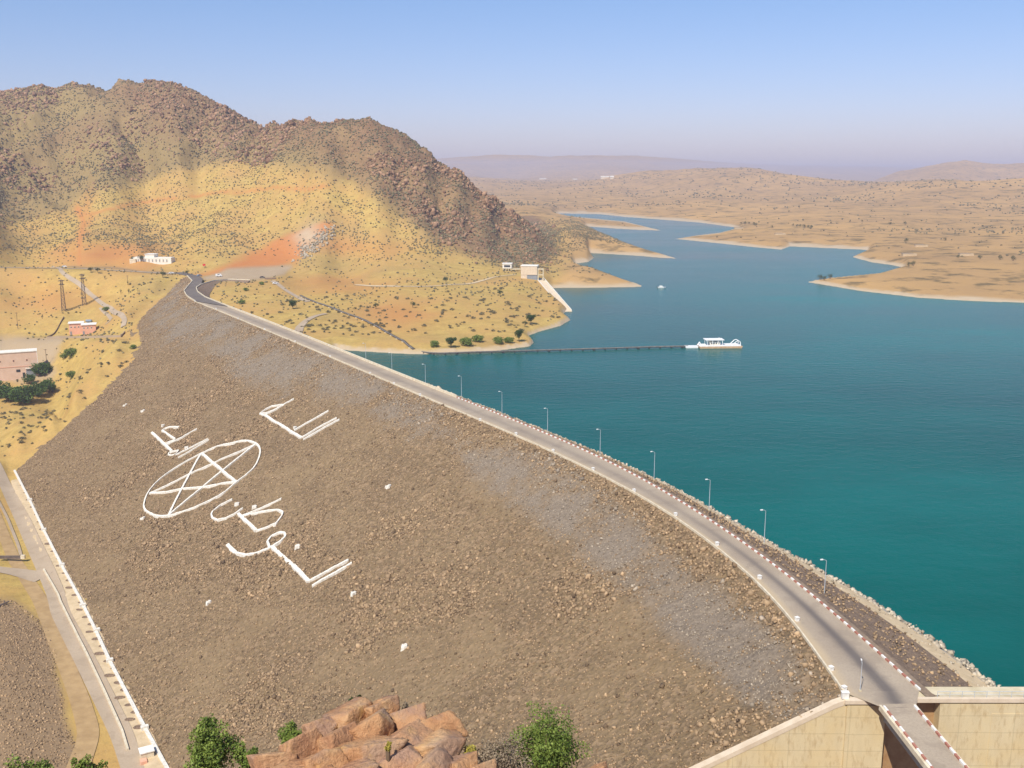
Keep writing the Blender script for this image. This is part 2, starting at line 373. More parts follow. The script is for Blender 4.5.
wgt = np.linalg.solve(K, np.r_[C[:, 2], 0, 0, 0])
def tps_eval(x, y):
    u, v = warp(x, y); out = wgt[-3]+wgt[-2]*u+wgt[-1]*v
    for i in range(len(C)): out = out+wgt[i]*tps((u-cu[i])**2+(v-cv[i])**2)
    return out
# polar grid
NA, NR = 1000, 760
az = np.linspace(R(-56), R(56), NA); rr = np.exp(np.linspace(math.log(112), math.log(25000), NR))
AZ, RR = np.meshgrid(az, rr); X = RR*np.sin(AZ); Y = RR*np.cos(AZ)
Z = tps_eval(X, Y)
SU, SV = w2s(X, Y); sd = -sdist(SU, SV, LAKE_S)            # positive on land
P3 = np.stack([X, Y, Z], -1); PX, PY = proj(P3)
n1 = fbm(X/90, Y/90, 4, 3); n2 = fbm(X/25, Y/25, 4, 9)
wob = 12*n1+7*n2
ROCK_PX = [(-600, 240), (-100, 235), (0, 224), (60, 208), (85, 196), (130, 181), (180, 168), (230, 160), (275, 166), (320, 172), (355, 184), (385, 205), (410, 225), (440, 245), (480, 258), (520, 266), (548, 266), (560, 250), (545, 215), (500, 170), (400, 60), (-600, 60)]
n3 = fbm(X/8, Y/8, 3, 13)
rock = sstep(-9, 9, sdist(PX+.8*wob, PY+.45*wob+6*n3, ROCK_PX)+7*n3)*(RR < 1900)
RED_PX = [(195, 277), (225, 266), (262, 250), (300, 234), (330, 226), (338, 232), (318, 246), (300, 262), (280, 268), (230, 274)]
red = sstep(-7, 5, sdist(PX+.5*wob, PY+.3*wob, RED_PX))
def blob(cx, cy, rx, ry, k=1.): return k*np.exp(-(((PX+wob-cx)/rx)**2+((PY+.4*wob-cy)/ry)**2))
red = np.maximum(red, np.maximum.reduce([blob(110, 256, 60, 12, .75), blob(400, 315, 40, 14, .55), blob(60, 300, 50, 12, .4), blob(85, 225, 7, 30, .6), blob(340, 250, 60, 9, .5), blob(330, 285, 60, 8, .45), blob(20, 300, 40, 8, .3)]))
tr1 = np.exp(-(seg_dist(PX, PY+2*n1, [(82, 215), (130, 203), (200, 195), (260, 189), (330, 187)], False)/1.6)**2)
tr2 = np.exp(-(seg_dist(PX, PY, [(78, 208), (84, 222), (80, 240), (79, 262)], False)/4)**2)
red = np.clip(np.maximum.reduce([red, .75*tr1*(RR < 1500), .8*tr2*(RR < 1500)]), 0, 1)
yard = sstep(-6, 4, sdist(PX+.5*wob+5*n3, PY+.3*wob+2*n3, [(-100, 342), (60, 340), (70, 348), (64, 360), (50, 378), (30, 382), (-100, 385)]))
lot = sstep(-4, 1, sdist(PX, PY, [(205, 279), (228, 270), (290, 267), (283, 273), (268, 277), (250, 279)]))
greyp = np.maximum.reduce([.8*yard,
                           sstep(-4, 1, sdist(PX, PY, [(205, 279), (228, 270), (290, 267), (283, 273), (268, 277), (250, 279)])),
                           sstep(-8, 8, sdist(PX+wob, PY+wob, [(-400, 595), (10, 596), (45, 625), (60, 660), (70, 720), (90, 790), (-400, 800)])),
                           np.exp(-(seg_dist(PX, PY, [(-100, 266), (60, 268), (110, 268), (170, 274)], False)/2)**2)*(RR < 1000)])
tree = blob(70, 420, 40, 30, .0)
pale = blob(315, 240, 14, 14, .9)
# the far gorge and relief on the mountain
relief = np.clip(rock, 0, 1)*sstep(4, 40, Z)
strata = ridged((X*.9+Y*.25-Z*1.1)/30, (X*.5+Z*.9-Y*.3)/110, 4, 31)**1.6; cragm = .35+1.2*sstep(.45, .7, vn(X/110+Z/90, Y/130, 35))
rg = ridged(X/75, Y/75, 5, 21)
amp = sstep(20, 120, Z)
Zd = relief*((rg-.62)*11*amp+(strata-.5)*17*(.25+.9*amp)*cragm+fbm(X/16, Y/16, 4, 41, .62)*5.5)
for gx, gy, gw in ((432, 205, 9), (445, 212, 7), (497, 238, 8), (515, 246, 7), (505, 228, 6)):      # crags: steep notches in the mountain's flank
    g = np.exp(-((PX+.6*wob-gx)/gw)**2-((PY+.5*wob-gy)/17)**2)*(RR < 1300); Zd = Zd-9*g*ridged((X-.6*Z)/20, (Y-.8*Z)/20, 3, gx)
gul = np.exp(-(seg_dist(PX+.5*wob, PY, [(118, 115), (130, 140), (150, 165)], False)/6)**2)+np.exp(-(seg_dist(PX+.5*wob, PY, [(35, 160), (50, 195), (70, 210)], False)/9)**2)+0
Zd = Zd-8*gul*relief
soft = (1-np.clip(rock, 0, 1))*sstep(2, 14, Z+3)*(RR < 2200)*(sd > 3)
Zd = Zd+soft*(n1*2.2+n2*1.0)*sstep(300, 700, RR)*np.where(Z > 20, 1.6, .28)
far = sstep(1800, 3500, RR)
frel = ridged(X/700, Y/700, 5, 51)
Zd = Zd+far*sstep(20, 90, Z)*(frel-.55)*np.clip(RR/4500, 0, 1.5)*46
lowv = (Z < -20)*sstep(230, 330, RR); Zd = Zd+lowv*(n2*.5+n1*.5)
Z0 = Z; Z = Z+Zd
# shores
land = sstep(-.2, 5.5, sd); lakezone = sd < 40
Zl = np.maximum(Z, 1.2+np.clip(sd, 0, 6)*.35)
beach_h = np.clip(sd, 0, 3)*.55
near_lake = (sd < 12) & (RR > 160) & ((Y > 500) | (X > 300))
Zs = np.where(sd >= 0, beach_h*(1-land)+Zl*land, -.4-np.clip(-sd, 0, 12)*.8)
Z = np.where(near_lake & (sd < 8), Zs, Z)
Z = np.where(sd < 0, np.minimum(Z, -.4-np.clip(-sd, 0, 12)*.8), Z)
VR = np.array([at_z(p[0], p[1], p[2]) for p in [(-260, 266.5, 12.5), (-60, 266.5, 11.5), (0, 267.5, 10.5), (90, 269, 9.5), (172, 274, 8.2), (184, 276, 8.0)]])
dv_ = seg_dist(X, Y, [tuple(p[:2]) for p in VR], False); zv_ = np.interp(X, VR[:, 0], VR[:, 2]); kv_ = sstep(45, 8, dv_); Z = Z*(1-kv_)+zv_*kv_
fdist0 = np.where(in_poly(X, Y, [tuple(q[:2]) for q in CON3]+[(500, 400), (500, 800)]), 1, -10)
CWL = np.array([at_z(40, 338.6, -29.5), at_z(47, 338.5, -28.5), at_z(90, 337.8, -21), at_z(121, 337.4, -15.5)]); dv_ = seg_dist(X, Y, [tuple(p[:2]) for p in CWL], False); zv_ = np.interp(X, CWL[:, 0], CWL[:, 2]); kv_ = sstep(34, 6, dv_)*(fdist0 < -6); Z = Z*(1-kv_)+zv_*kv_
# under the dam the ground stays below its body
FOOT = [tuple(q[:2]) for q in CON3]+[tuple(p) for p in TO[2:-1][::-1]]+[(-66, 148), (58, 148)]+[tuple(p) for p in resample(R2, 20)]+[tuple(Rc2[0]), tuple(Rc2[3]), tuple(Lc2[4]), ]
fdist = sdist(X, Y, FOOT)
# dam face height under each ground vertex (plan interpolation by nearest face sample)
_f2 = face_pt(*np.meshgrid(np.linspace(0, SMAX, 460), np.linspace(0, 1, 100), indexing='ij')).reshape(-1, 3)
msk = np.argwhere((fdist > -18) & (RR < 950))
for k0 in range(0, len(msk), 1200):
    q = msk[k0:k0+1200]; xy = np.stack([X[q[:, 0], q[:, 1]], Y[q[:, 0], q[:, 1]]], 1)
    d = (xy[:, :1]-_f2[None, :, 0])**2+(xy[:, 1:]-_f2[None, :, 1])**2; j = d.argmin(1); dm = d[np.arange(len(j)), j]
    fd = fdist[q[:, 0], q[:, 1]]; zf = _f2[:, 2][j]; zo = Z[q[:, 0], q[:, 1]]
    inside = np.where(dm < 30, np.minimum(zo, zf+.25-.5*np.clip(fd, 0, 9)), np.minimum(zo, 2.0))
    k = sstep(0, 16, -fd); outside = np.where(dm < 12, (zf+.25)*(1-k)+np.maximum(zo, zf-8)*k, zo)
    Z[q[:, 0], q[:, 1]] = np.where(fd > 0, inside, outside)
Z = np.where((Y < 174) & (X > -72) & (X < 300) & (RR < 400), -58.5, Z)
Z = np.where((sd > 1) & (Y > 480) & (X > -130) & (fdist < -2), np.maximum(Z, 1.4+np.clip(sd, 0, 8)*.2), Z)
Z = np.maximum(Z, -59.0)
_la0, _dla = math.log(112), (math.log(25000)-math.log(112))/(NR-1); _daz = az[1]-az[0]
def grid_sample(G, x, y):
    x = np.asarray(x, float); y = np.asarray(y, float)
    fi = np.clip((np.log(np.hypot(x, y)+1e-6)-_la0)/_dla, 0, NR-1.001); fj = np.clip((np.arctan2(x, y)-az[0])/_daz, 0, NA-1.001)
    i = fi.astype(int); j = fj.astype(int); a = fi-i; b = fj-j
    return G[i, j]*(1-a)*(1-b)+G[i+1, j]*a*(1-b)+G[i, j+1]*(1-a)*b+G[i+1, j+1]*a*b
def hz(x, y): return grid_sample(Z, x, y)
def ground(px, py, t0=150, t1=12000):
    d = ray(px, py); ts = np.exp(np.linspace(math.log(t0), math.log(t1), 6000)); p = CAM+d*ts[:, None]
    b = p[:, 2] < hz(p[:, 0], p[:, 1]); k = int(np.argmax(b)) if b.any() else len(ts)-1
    q = p[k]; return np.array([q[0], q[1], float(hz(q[0], q[1]))])
V = np.stack([X, Y, Z], -1).reshape(-1, 3)
ii = np.arange(NR*NA).reshape(NR, NA)
Fq = np.stack([ii[:-1, :-1], ii[1:, :-1], ii[1:, 1:], ii[:-1, 1:]], -1).reshape(-1, 4)[:, ::-1]
m, t, b = new_mat('dry_ground', .97, .1)
tcx = nd(t, 'ShaderNodeTexCoord').outputs['Object']
a1 = nd(t, 'ShaderNodeAttribute', attribute_name='zones'); s1 = nd(t, 'ShaderNodeSeparateColor'); t.links.new(a1.outputs['Color'], s1.inputs[0])
a2 = nd(t, 'ShaderNodeAttribute', attribute_name='zones_b'); s2 = nd(t, 'ShaderNodeSeparateColor'); t.links.new(a2.outputs['Color'], s2.inputs[0])
nA = noise_n(t, .02, 8, .65, tcx); nB = noise_n(t, .12, 6, .65, tcx); nC = noise_n(t, .6, 4, .7, tcx)
grass = mixc(t, ramp(t, nB, [(.38, 0), (.66, 1)]), (.53, .37, .115), (.39, .265, .08))
grass = mixc(t, ramp(t, nA, [(.42, 0), (.62, 1)]), grass, (.48, .295, .10))
grass = mixc(t, ramp(t, nC, [(.5, 0), (.75, .6)]), grass, (.24, .17, .07))
rk = mixc(t, ramp(t, nB, [(.3, 0), (.7, 1)]), (.225, .122, .064), (.33, .195, .10))
rk = mixc(t, ramp(t, nC, [(.42, 0), (.62, 1)]), rk, (.15, .105, .06))
rk = mixc(t, ramp(t, nA, [(.45, 0), (.7, .6)]), rk, (.36, .25, .11)); rk = mixc(t, s2.outputs[2], rk, mixc(t, nC, (.36, .255, .105), (.22, .165, .07)))
soil = mixc(t, nB, (.46, .165, .05), (.54, .235, .08))
farc = mixc(t, ramp(t, noise_n(t, .003, 8, .7, tcx), [(.35, 0), (.65, 1)]), (.53, .325, .125), (.36, .225, .10))
farc = mixc(t, ramp(t, noise_n(t, .03, 4, .7, tcx), [(.52, 0), (.62, .8)]), farc, (.12, .095, .045))
gv = mixc(t, nC, (.26, .165, .085), (.35, .245, .14)); gv = mixc(t, ramp(t, noise_n(t, 1.6, 3, .7, tcx), [(.45, 0), (.7, .7)]), gv, (.19, .14, .095))
pal = mixc(t, nB, (.42, .32, .205), (.55, .44, .30))
c = mixc(t, s1.outputs[0], grass, rk); c = mixc(t, s2.outputs[1], c, farc); c = mixc(t, s1.outputs[1], c, soil)
c = mixc(t, s2.outputs[0], c, gv); c = mixc(t, s1.outputs[2], c, pal)
t.links.new(c, b.inputs['Base Color']); bump(t, b, nC, .6, .5)
terr = np_mesh('terrain', V, Fq, m, smooth=True); tag(terr, kind='structure')
beach = np.where((sd > -3) & (sd < 40), 1-sstep(.8, 2.0, sd+.9*n2), 0)
attr(terr, 'zones', np.stack([np.clip(rock+.35*sstep(.1, .5, n1)*(RR < 1500)*(Z0 > 0), 0, 1), red, np.clip(np.maximum.reduce([beach, pale, .55*yard, .6*lot]), 0, 1)], -1).reshape(-1, 3))
attr(terr, 'zones_b', np.stack([np.clip(greyp, 0, 1), np.maximum(sstep(1250, 1700, RR), sstep(548, 575, PX+.6*wob)*sstep(640, 700, RR))*(1-rock), np.clip(sstep(30, -30, sdist(PX+wob*1.5, PY+wob, [(-600, 60), (60, 60), (100, 105), (160, 125), (240, 135), (300, 150), (345, 172), (400, 215), (440, 262), (640, 300), (640, 40), (250, 60), (140, 70), (-600, 40)]))*(.35+.9*vn(X/50, Y/50, 95)), 0, .9)], -1).reshape(-1, 3))

# ------------------------------------------------------------------ water
m, t, b = new_mat('lake_water', .12, .06); b.inputs['IOR'].default_value = 1.33
tc_ = nd(t, 'ShaderNodeTexCoord'); mp = nd(t, 'ShaderNodeMapping'); mp.inputs['Scale'].default_value = (.6, 1, 1); mp.inputs['Rotation'].default_value = (0, 0, R(-12)); t.links.new(tc_.outputs['Object'], mp.inputs[0])
nW = noise_n(t, .0045, 5, .6, mp.outputs[0])
t.links.new(ramp(t, nW, [(.34, (.0, .066, .056)), (.5, (.0, .096, .084)), (.66, (.0, .136, .122))]), b.inputs['Base Color'])
h1 = noise_n(t, .25, 3, .6, mp.outputs[0]); h2 = noise_n(t, 1.2, 3, .6, mp.outputs[0])
bump(t, b, math_n(t, 'ADD', h1, math_n(t, 'MULTIPLY', h2, .35)), .42, .5)
t.links.new(ramp(t, nW, [(.3, .10), (.7, .22)]), b.inputs['Roughness'])
WP = [tuple(p) for p in list(resample(R2, 20))[::-1]]+[(66, 152), (900, 152), (9000, 1200), (9000, 4000), (0, 4000), (-300, 2600), (-120, 1600), (-60, 1150), (-60, 800)]
wm = np_mesh('water', [(x, y, 0) for x, y in WP], [tuple(range(len(WP)))], M['dark']); wm.data.materials.clear(); wm.data.materials.append(m)
if wm.data.polygons[0].normal.z < 0: wm.data.flip_normals()
tag(wm, kind='structure')
# ------------------------------------------------------------------ haze
hb = MB().box(-26000, 26000, -400, 26000, -61, 262).build('haze', None)
m = bpy.data.materials.new('haze_air'); m.use_nodes = True; t = m.node_tree; t.nodes.remove(t.nodes['Principled BSDF'])
pv = nd(t, 'ShaderNodeVolumePrincipled'); pv.inputs['Color'].default_value = (.90, .86, 1.0, 1); pv.inputs['Density'].default_value = HAZE_DENSITY
t.links.new(pv.outputs[0], t.nodes['Material Output'].inputs['Volume']); hb.data.materials.append(m); tag(hb, kind='stuff')

# ------------------------------------------------------------------ the dam: rockfill face, crest, upstream slope
GA_PX = [(180, 300), (205, 306), (260, 334), (330, 364), (395, 390), (440, 414), (452, 440), (420, 432), (360, 408), (300, 385), (262, 380), (225, 362), (190, 345), (155, 340), (158, 316)]
GB_PX = [(465, 452), (520, 460), (560, 468), (610, 500), (660, 545), (700, 590), (745, 610), (790, 650), (815, 690), (790, 705), (735, 690), (690, 650), (640, 610), (590, 560), (530, 515), (480, 485)]
def face_zones(Pxyz, s, t):
    px, py = proj(Pxyz); wb = 16*fbm(Pxyz[..., 0]/22, Pxyz[..., 1]/22, 4, 71)+9*fbm(Pxyz[..., 0]/5, Pxyz[..., 1]/5, 2, 75)
    g = 1.0*np.maximum(sstep(-16, 14, sdist(px+1.6*wb, py+1.6*wb, GA_PX)), sstep(-16, 14, sdist(px+1.6*wb, py+1.6*wb, GB_PX)))*(.15+1.25*vn(Pxyz[..., 0]/13, Pxyz[..., 1]/13, 70)+.5*fbm(Pxyz[..., 0]/3, Pxyz[..., 1]/3, 2, 73)).clip(0, 1)
    coarse = np.clip(sstep(.16, .02, t+.06*fbm(s/30, t*8, 3, 77))*.9+sstep(.1, .5, fbm(s/40, t*5, 3, 79))+.9*np.exp(-(seg_dist(px+wb, py+wb, [(560, 465), (640, 510), (700, 560), (760, 610), (770, 660), (720, 740)], False)/16)**2), 0, 1)
    sm = .4*sstep(.05, .35, fbm(s/28, t*7, 3, 83))*(1-coarse)
    return g, coarse, sm
NS, NT = 620, 230
gs = np.linspace(0, SMAX, NS); gt = np.linspace(0, 1, NT); S_, T_ = np.meshgrid(gs, gt, indexing='ij')
FP = face_pt(S_, T_); g_, co_, sm_ = face_zones(FP, S_, T_)
edge = sstep(0, .02, T_)*sstep(1, .98, T_)
def face_disp(x, y, t, co=.3): return sstep(0, .02, t)*sstep(1, .98, t)*(.55*fbm(x/7, y/7, 4, 61)+.5*fbm(x/2.2, y/2.2, 2, 63)*(.4+co)+.9*fbm(x/40, y/40, 2, 65))
FP[..., 2] += face_disp(FP[..., 0], FP[..., 1], T_, co_)
ii = np.arange(NS*NT).reshape(NS, NT)
Fq = np.stack([ii[:-1, :-1], ii[1:, :-1], ii[1:, 1:], ii[:-1, 1:]], -1).reshape(-1, 4)
m, t, b = new_mat('rockfill', .97, .1)
tcx = nd(t, 'ShaderNodeTexCoord').outputs['Object']
za = nd(t, 'ShaderNodeAttribute', attribute_name='zones'); zs = nd(t, 'ShaderNodeSeparateColor'); t.links.new(za.outputs['Color'], zs.inputs[0])
nA = noise_n(t, .05, 6, .6, tcx); nC = noise_n(t, 1.1, 6, .75, tcx)
vo = nd(t, 'ShaderNodeTexVoronoi'); vo.inputs['Scale'].default_value = 1.1; t.links.new(tcx, vo.inputs['Vector'])
vr = nd(t, 'ShaderNodeSeparateColor'); t.links.new(vo.outputs['Color'], vr.inputs[0])
br = mixc(t, ramp(t, nA, [(.35, 0), (.65, 1)]), (.245, .168, .088), (.32, .225, .118))
br = mixc(t, ramp(t, nC, [(.35, .0), (.62, .75)]), br, (.12, .085, .055))
br = mixc(t, ramp(t, vr.outputs[0], [(.55, 0), (1, .6)]), br, (.40, .275, .165))
gr = mixc(t, ramp(t, nC, [(.3, 0), (.65, 1)]), (.33, .265, .195), (.19, .15, .11))
sm = mixc(t, nC, (.25, .175, .095), (.33, .235, .13))
c = mixc(t, zs.outputs[2], br, sm); c = mixc(t, zs.outputs[0], c, gr); t.links.new(c, b.inputs['Base Color'])
bump(t, b, math_n(t, 'ADD', nC, math_n(t, 'MULTIPLY', vo.outputs['Distance'], .6)), .9, .5)
M['rockfill'] = m
# body: face + flat crest to the upstream edge + upstream slope, one embankment
fin = (sdist(FP[..., 0], FP[..., 1], FOOT) > -5).reshape(-1); Fq = Fq[fin[Fq].any(1)]
dam = np_mesh('dam_embankment', FP.reshape(-1, 3), Fq, m); attr(dam, 'zones', np.stack([g_, co_, sm_], -1).reshape(-1, 3))
fn = dam.data.polygons[1000].normal
if fn.z < 0: dam.data.flip_normals()
tag(dam, 'long brown rockfill dam face bearing the white stone writing and star', 'dam')
def strip_mesh(name, A, B, mat, parent=None, smooth=False):
    n = len(A); V = np.vstack([A, B]); F = np.stack([np.arange(n-1), np.arange(1, n), n+np.arange(1, n), n+np.arange(n-1)], 1)
    o = np_mesh(name, V, F, mat, parent, smooth)
    if o.data.polygons[0].normal.z < 0: o.data.flip_normals()
    return o
def match(A, B, n):                                # two lines resampled to n points each
    def rs(P):
        P = np.asarray(P, float); L = arc(P); q = np.linspace(0, L[-1], n); return np.stack([np.interp(q, L, P[:, k]) for k in range(P.shape[1])], 1)
    return rs(A), rs(B)
def offset(P, d):                                  # offset a plan line to its right (d>0) while walking along it
    P = np.asarray(P, float); T = np.gradient(P, axis=0); T /= np.linalg.norm(T, axis=1)[:, None]+1e-9
    return P+np.stack([T[:, 1], -T[:, 0]], 1)*d
def z_of(P, z): return np.c_[P, np.full(len(P), z)]
# crest platform under the road (between face top and the upstream shoulder)
LL = np.vstack([L2, smooth1(resample(Lc2, 4), 2)]); RR2 = np.vstack([R2, smooth1(resample(Rc2[:4], 4), 2)])
SHW = 1.6
Rsh = offset(R2, SHW)
mats = {}
def road_mat(name, c1, c2, c3):
    m, t, b = new_mat(name, .93, .15); tc0 = nd(t, 'ShaderNodeTexCoord').outputs['Object']
    f = noise_n(t, .07, 5, .6, tc0); g = noise_n(t, 2.5, 4, .7, tc0)
    c = mixc(t, ramp(t, f, [(.35, 0), (.65, 1)]), c1, c2); c = mixc(t, ramp(t, g, [(.42, 0), (.75, .6)]), c, c3); c = mixc(t, ramp(t, noise_n(t, .22, 3, .5, tc0), [(.56, 0), (.6, .35)]), c, c3); 
    aw = nd(t, 'ShaderNodeAttribute', attribute_name='wear'); c = mixc(t, math_n(t, 'MULTIPLY', aw.outputs['Fac'], .85), c, (.115, .1, .095))
    aw = nd(t, 'ShaderNodeAttribute', attribute_name='sandy'); c = mixc(t, math_n(t, 'MULTIPLY', aw.outputs['Fac'], .9), c, (.50, .39, .25))
    t.links.new(c, b.inputs['Base Color']); bump(t, b, g, .2, .05); return m
M['asphalt'] = road_mat('worn_asphalt', (.37, .295, .215), (.44, .36, .265), (.28, .225, .17))
M['asphalt_dark'] = road_mat('dark_asphalt', (.15, .125, .11), (.2, .17, .145), (.11, .1, .09))
M['tyre_dark'] = road_mat('tyre_darkened_asphalt', (.105, .095, .09), (.15, .13, .12), (.085, .08, .075))
M['shoulder'] = road_mat('sandy_shoulder', (.47, .37, .24), (.55, .44, .29), (.36, .28, .18))
M['track'] = road_mat('dirt_track', (.40, .31, .215), (.47, .37, .26), (.33, .25, .17))
M['rubble'] = noisy('dark_rubble', (.16, .11, .075), (.30, .21, .14), 1.4, .97, .8, .3)
M['sand'] = noisy('beige_fill', (.50, .38, .225), (.62, .48, .30), .5, .97, .4, .1)
n = 200
A, B = match(L2, R2, n); NX = 28
G = np.array([A*(1-f)+B*f for f in np.linspace(0, 1, NX)]).transpose(1, 0, 2); fX = np.linspace(0, 1, NX)[None, :]; alongm = arc(A)[:, None]
ii = np.arange(n*NX).reshape(n, NX); F = np.stack([ii[:-1, :-1], ii[:-1, 1:], ii[1:, 1:], ii[1:, :-1]], -1).reshape(-1, 4)
road = np_mesh('road', np.c_[G.reshape(-1, 2), np.full(n*NX, ZC+.05)], F, M['asphalt']); tag(road, kind='structure')
if road.data.polygons[0].normal.z < 0: road.data.flip_normals()
wc = .60-.10*np.clip(alongm/110, 0, 1)
wear = np.exp(-((fX-wc)/(.10+.02*np.clip(alongm/100, 0, 1)))**2)*np.clip(1.1-alongm/95, .12, 1)+.25*np.exp(-((fX-.5)/.2)**2)
attr(road, 'wear', np.clip(wear, 0, 1).reshape(-1)); attr(road, 'sandy', (sstep(.22, .04, fX+.06*fbm(alongm/14+fX*0, fX*2+alongm*0, 3, 91))).reshape(-1))
A, B = match(np.vstack([L2[-1:], smooth1(resample(Lc2, 3), 3)]), np.vstack([R2[-1:], smooth1(resample(Rc2[:4], 3), 2), [at_z(203, 279.3, ZC)[:2]], [at_z(200, 276.5, ZC)[:2]], [at_z(180, 271.5, ZC)[:2]]]), 50)
road2 = strip_mesh('road', z_of(A, ZC+.35), z_of(B, ZC+.35), M['asphalt_dark']); tag(road2, kind='structure')
# upstream shoulder and slope (rows across: crest edge -> dark rubble -> beige berm -> pale riprap -> under water)
rows = [(0.0, ZC+.02), (SHW, ZC-.05), (2.8, ZC-.9), (8, ZC-2.9), (12.6, ZC-4.6), (14.2, ZC-5.1), (16.6, ZC-6.0), (19.5, -.2), (26, -3.5)]
Rext = np.vstack([R2[:1]+[(.4, -2.0)], R2]); Rext = resample(Rext, 1.5)
Rup = Rext[Rext[:, 1] < 560]
def up_rows(a, bnd, dense, seed, amp):
    pr = rows[a:bnd+1]; D = []; Zr = []
    for (d0, z0), (d1, z1) in zip(pr[:-1], pr[1:]):
        for q in np.linspace(0, 1, dense, endpoint=False): D.append(d0+(d1-d0)*q); Zr.append(z0+(z1-z0)*q)
    D.append(pr[-1][0]); Zr.append(pr[-1][1]); G = []
    for d, z in zip(D, Zr):
        fk = 1.18-.33*sstep(165, 245, Rup[:, 1]); p = offset(Rup, 1.0)*0; T_n = offset(Rup, 1.0)-Rup; p = Rup+T_n*(d*np.where(d > 2, fk, 1))[:, None]; e = 0 if d in (D[0], D[-1]) else 1
        G.append(np.c_[p, z+e*amp*fbm(p[:, 0]/1.7, p[:, 1]/1.7, 3, seed)])
    G = np.array(G); nr, nc = G.shape[:2]; ii = np.arange(nr*nc).reshape(nr, nc)
    F = np.stack([ii[:-1, :-1], ii[:-1, 1:], ii[1:, 1:], ii[1:, :-1]], -1).reshape(-1, 4); return G.reshape(-1, 3), F
def slope_obj(name, a, bnd, dense, mat, seed, amp):
    V, F = up_rows(a, bnd, dense, seed, amp); o = np_mesh(name, V, F, mat)
    if o.data.polygons[5].normal.z < 0: o.data.flip_normals()
    return tag(o, kind='structure')
M['crest_dirt'] = noisy('crest_dirt', (.20, .145, .10), (.30, .22, .15), 1.2, .97, .4, .1)
slope_obj('dam_shoulder', 0, 1, 3, M['crest_dirt'], 5, .08)
slope_obj('upstream_slope', 1, 4, 5, M['rubble'], 6, .45)
slope_obj('upstream_berm', 4, 6, 4, M['sand'], 7, .2)
M['riprap'] = noisy('pale_riprap', (.36, .31, .24), (.58, .51, .40), 1.1, .97, .8, .3)
slope_obj('riprap_bank', 6, 8, 5, M['riprap'], 8, .6)
# stone revetment on the inner side of the far bend
Pi = smooth1(resample(np.vstack([R2[-6:], Rc2]), 4), 2); gi = offset(Pi, 9.0); gz = np.array([min(ZC-3.6, hz(*p)+.3) for p in gi])
tag(strip_mesh('bend_revetment', z_of(offset(Pi, .2), ZC+.3), np.c_[gi, gz], M['rubble']), kind='structure')
A, B = match(offset(Pi, .2), offset(Pi, -6), 40)

# ------------------------------------------------------------------ kerbs, parapets, posts
def wall_along(P, w_, z0, z1, name, mat, parent=None):
    P = np.asarray(P, float); a = offset(P, -w_/2); c_ = offset(P, w_/2); n = len(P)
    z0 = np.broadcast_to(z0, n); z1 = np.broadcast_to(z1, n)
    V = np.vstack([np.c_[a, z0], np.c_[c_, z0], np.c_[c_, z1], np.c_[a, z1]]); F = []
    for i in range(n-1):
        for k in range(4): q = (k+1) % 4; F.append((k*n+i, k*n+i+1, q*n+i+1, q*n+i))
    F.append((0, n, 2*n, 3*n)); F.append((4*n-1, 3*n-1, 2*n-1, n-1))
    return np_mesh(name, V, F, mat, parent)
def striped(P, w_, z0, h, name, L=1.5, fade=True):          # kerb painted in white and red blocks
    P = resample(P, L/2); o = wall_along(P, w_, z0, z0+h, name, [M['white_paint'], M['red_paint'], M['cream']])
    n = len(P)
    for f in o.data.polygons:
        i = min(f.vertices) % n; f.material_index = 1 if (i//2) % 2 else 0
        if f.index//4 < n-1: f.material_index = 1 if ((f.index//4)//2) % 2 else 0
    return o
kerb = striped(offset(R2, .15), .32, ZC, .34, 'kerb', 1.35); tag(kerb, kind='structure')
pw = wall_along(resample(offset(L2, -.12), 3), .30, ZC-.4, ZC+.38, 'parapet', M['cream']); tag(pw, 'low cream parapet along the downstream edge of the crest road', 'parapet wall')
pw2 = wall_along(smooth1(resample(np.vstack([L2[-1:], Lc2[:5]]), 2), 2), .4, ZC-.6, ZC+.85, 'parapet', M['cream']); tag(pw2, 'short cream parapet round the outside of the far road bend', 'parapet wall')
pw3 = wall_along(smooth1(resample(np.vstack([R2[-40:], Rc2]), 2), 2), .5, ZC-1.5, ZC+1.0, 'parapet', M['cream']); tag(pw3, 'cream and dark parapet round the inside of the far bend', 'parapet wall')
POSTS = [(844, 690), (831, 670), (797, 620.5), (759.5, 578.5), (717, 545), (675.5, 515.5), (634, 491.5), (593, 470), (553, 451.5), (516, 434.6), (480, 420.5), (420, 395.5), (394, 384), (370, 373.8), (330, 357), (295, 342), (264.7, 329.8), (238, 319), (216, 309), (195, 301.5)]
post0 = None
for i, p in enumerate(POSTS):
    q = at_z(*p, ZC+.1)
    if post0 is None:
        post0 = MB().box(-.42, .42, -.42, .42, -.1, .75).box(-.5, .5, -.5, .5, .75, .9).build('parapet_block', M['white_paint']); o = post0
    else: o = post0.copy(); COL.objects.link(o)
    o.location = q; o.rotation_euler = (0, 0, .4); o.scale = (.75, .75, .8)
    tag(o, 'white block post standing on the downstream parapet of the crest road', 'post', 'white posts along the crest road')
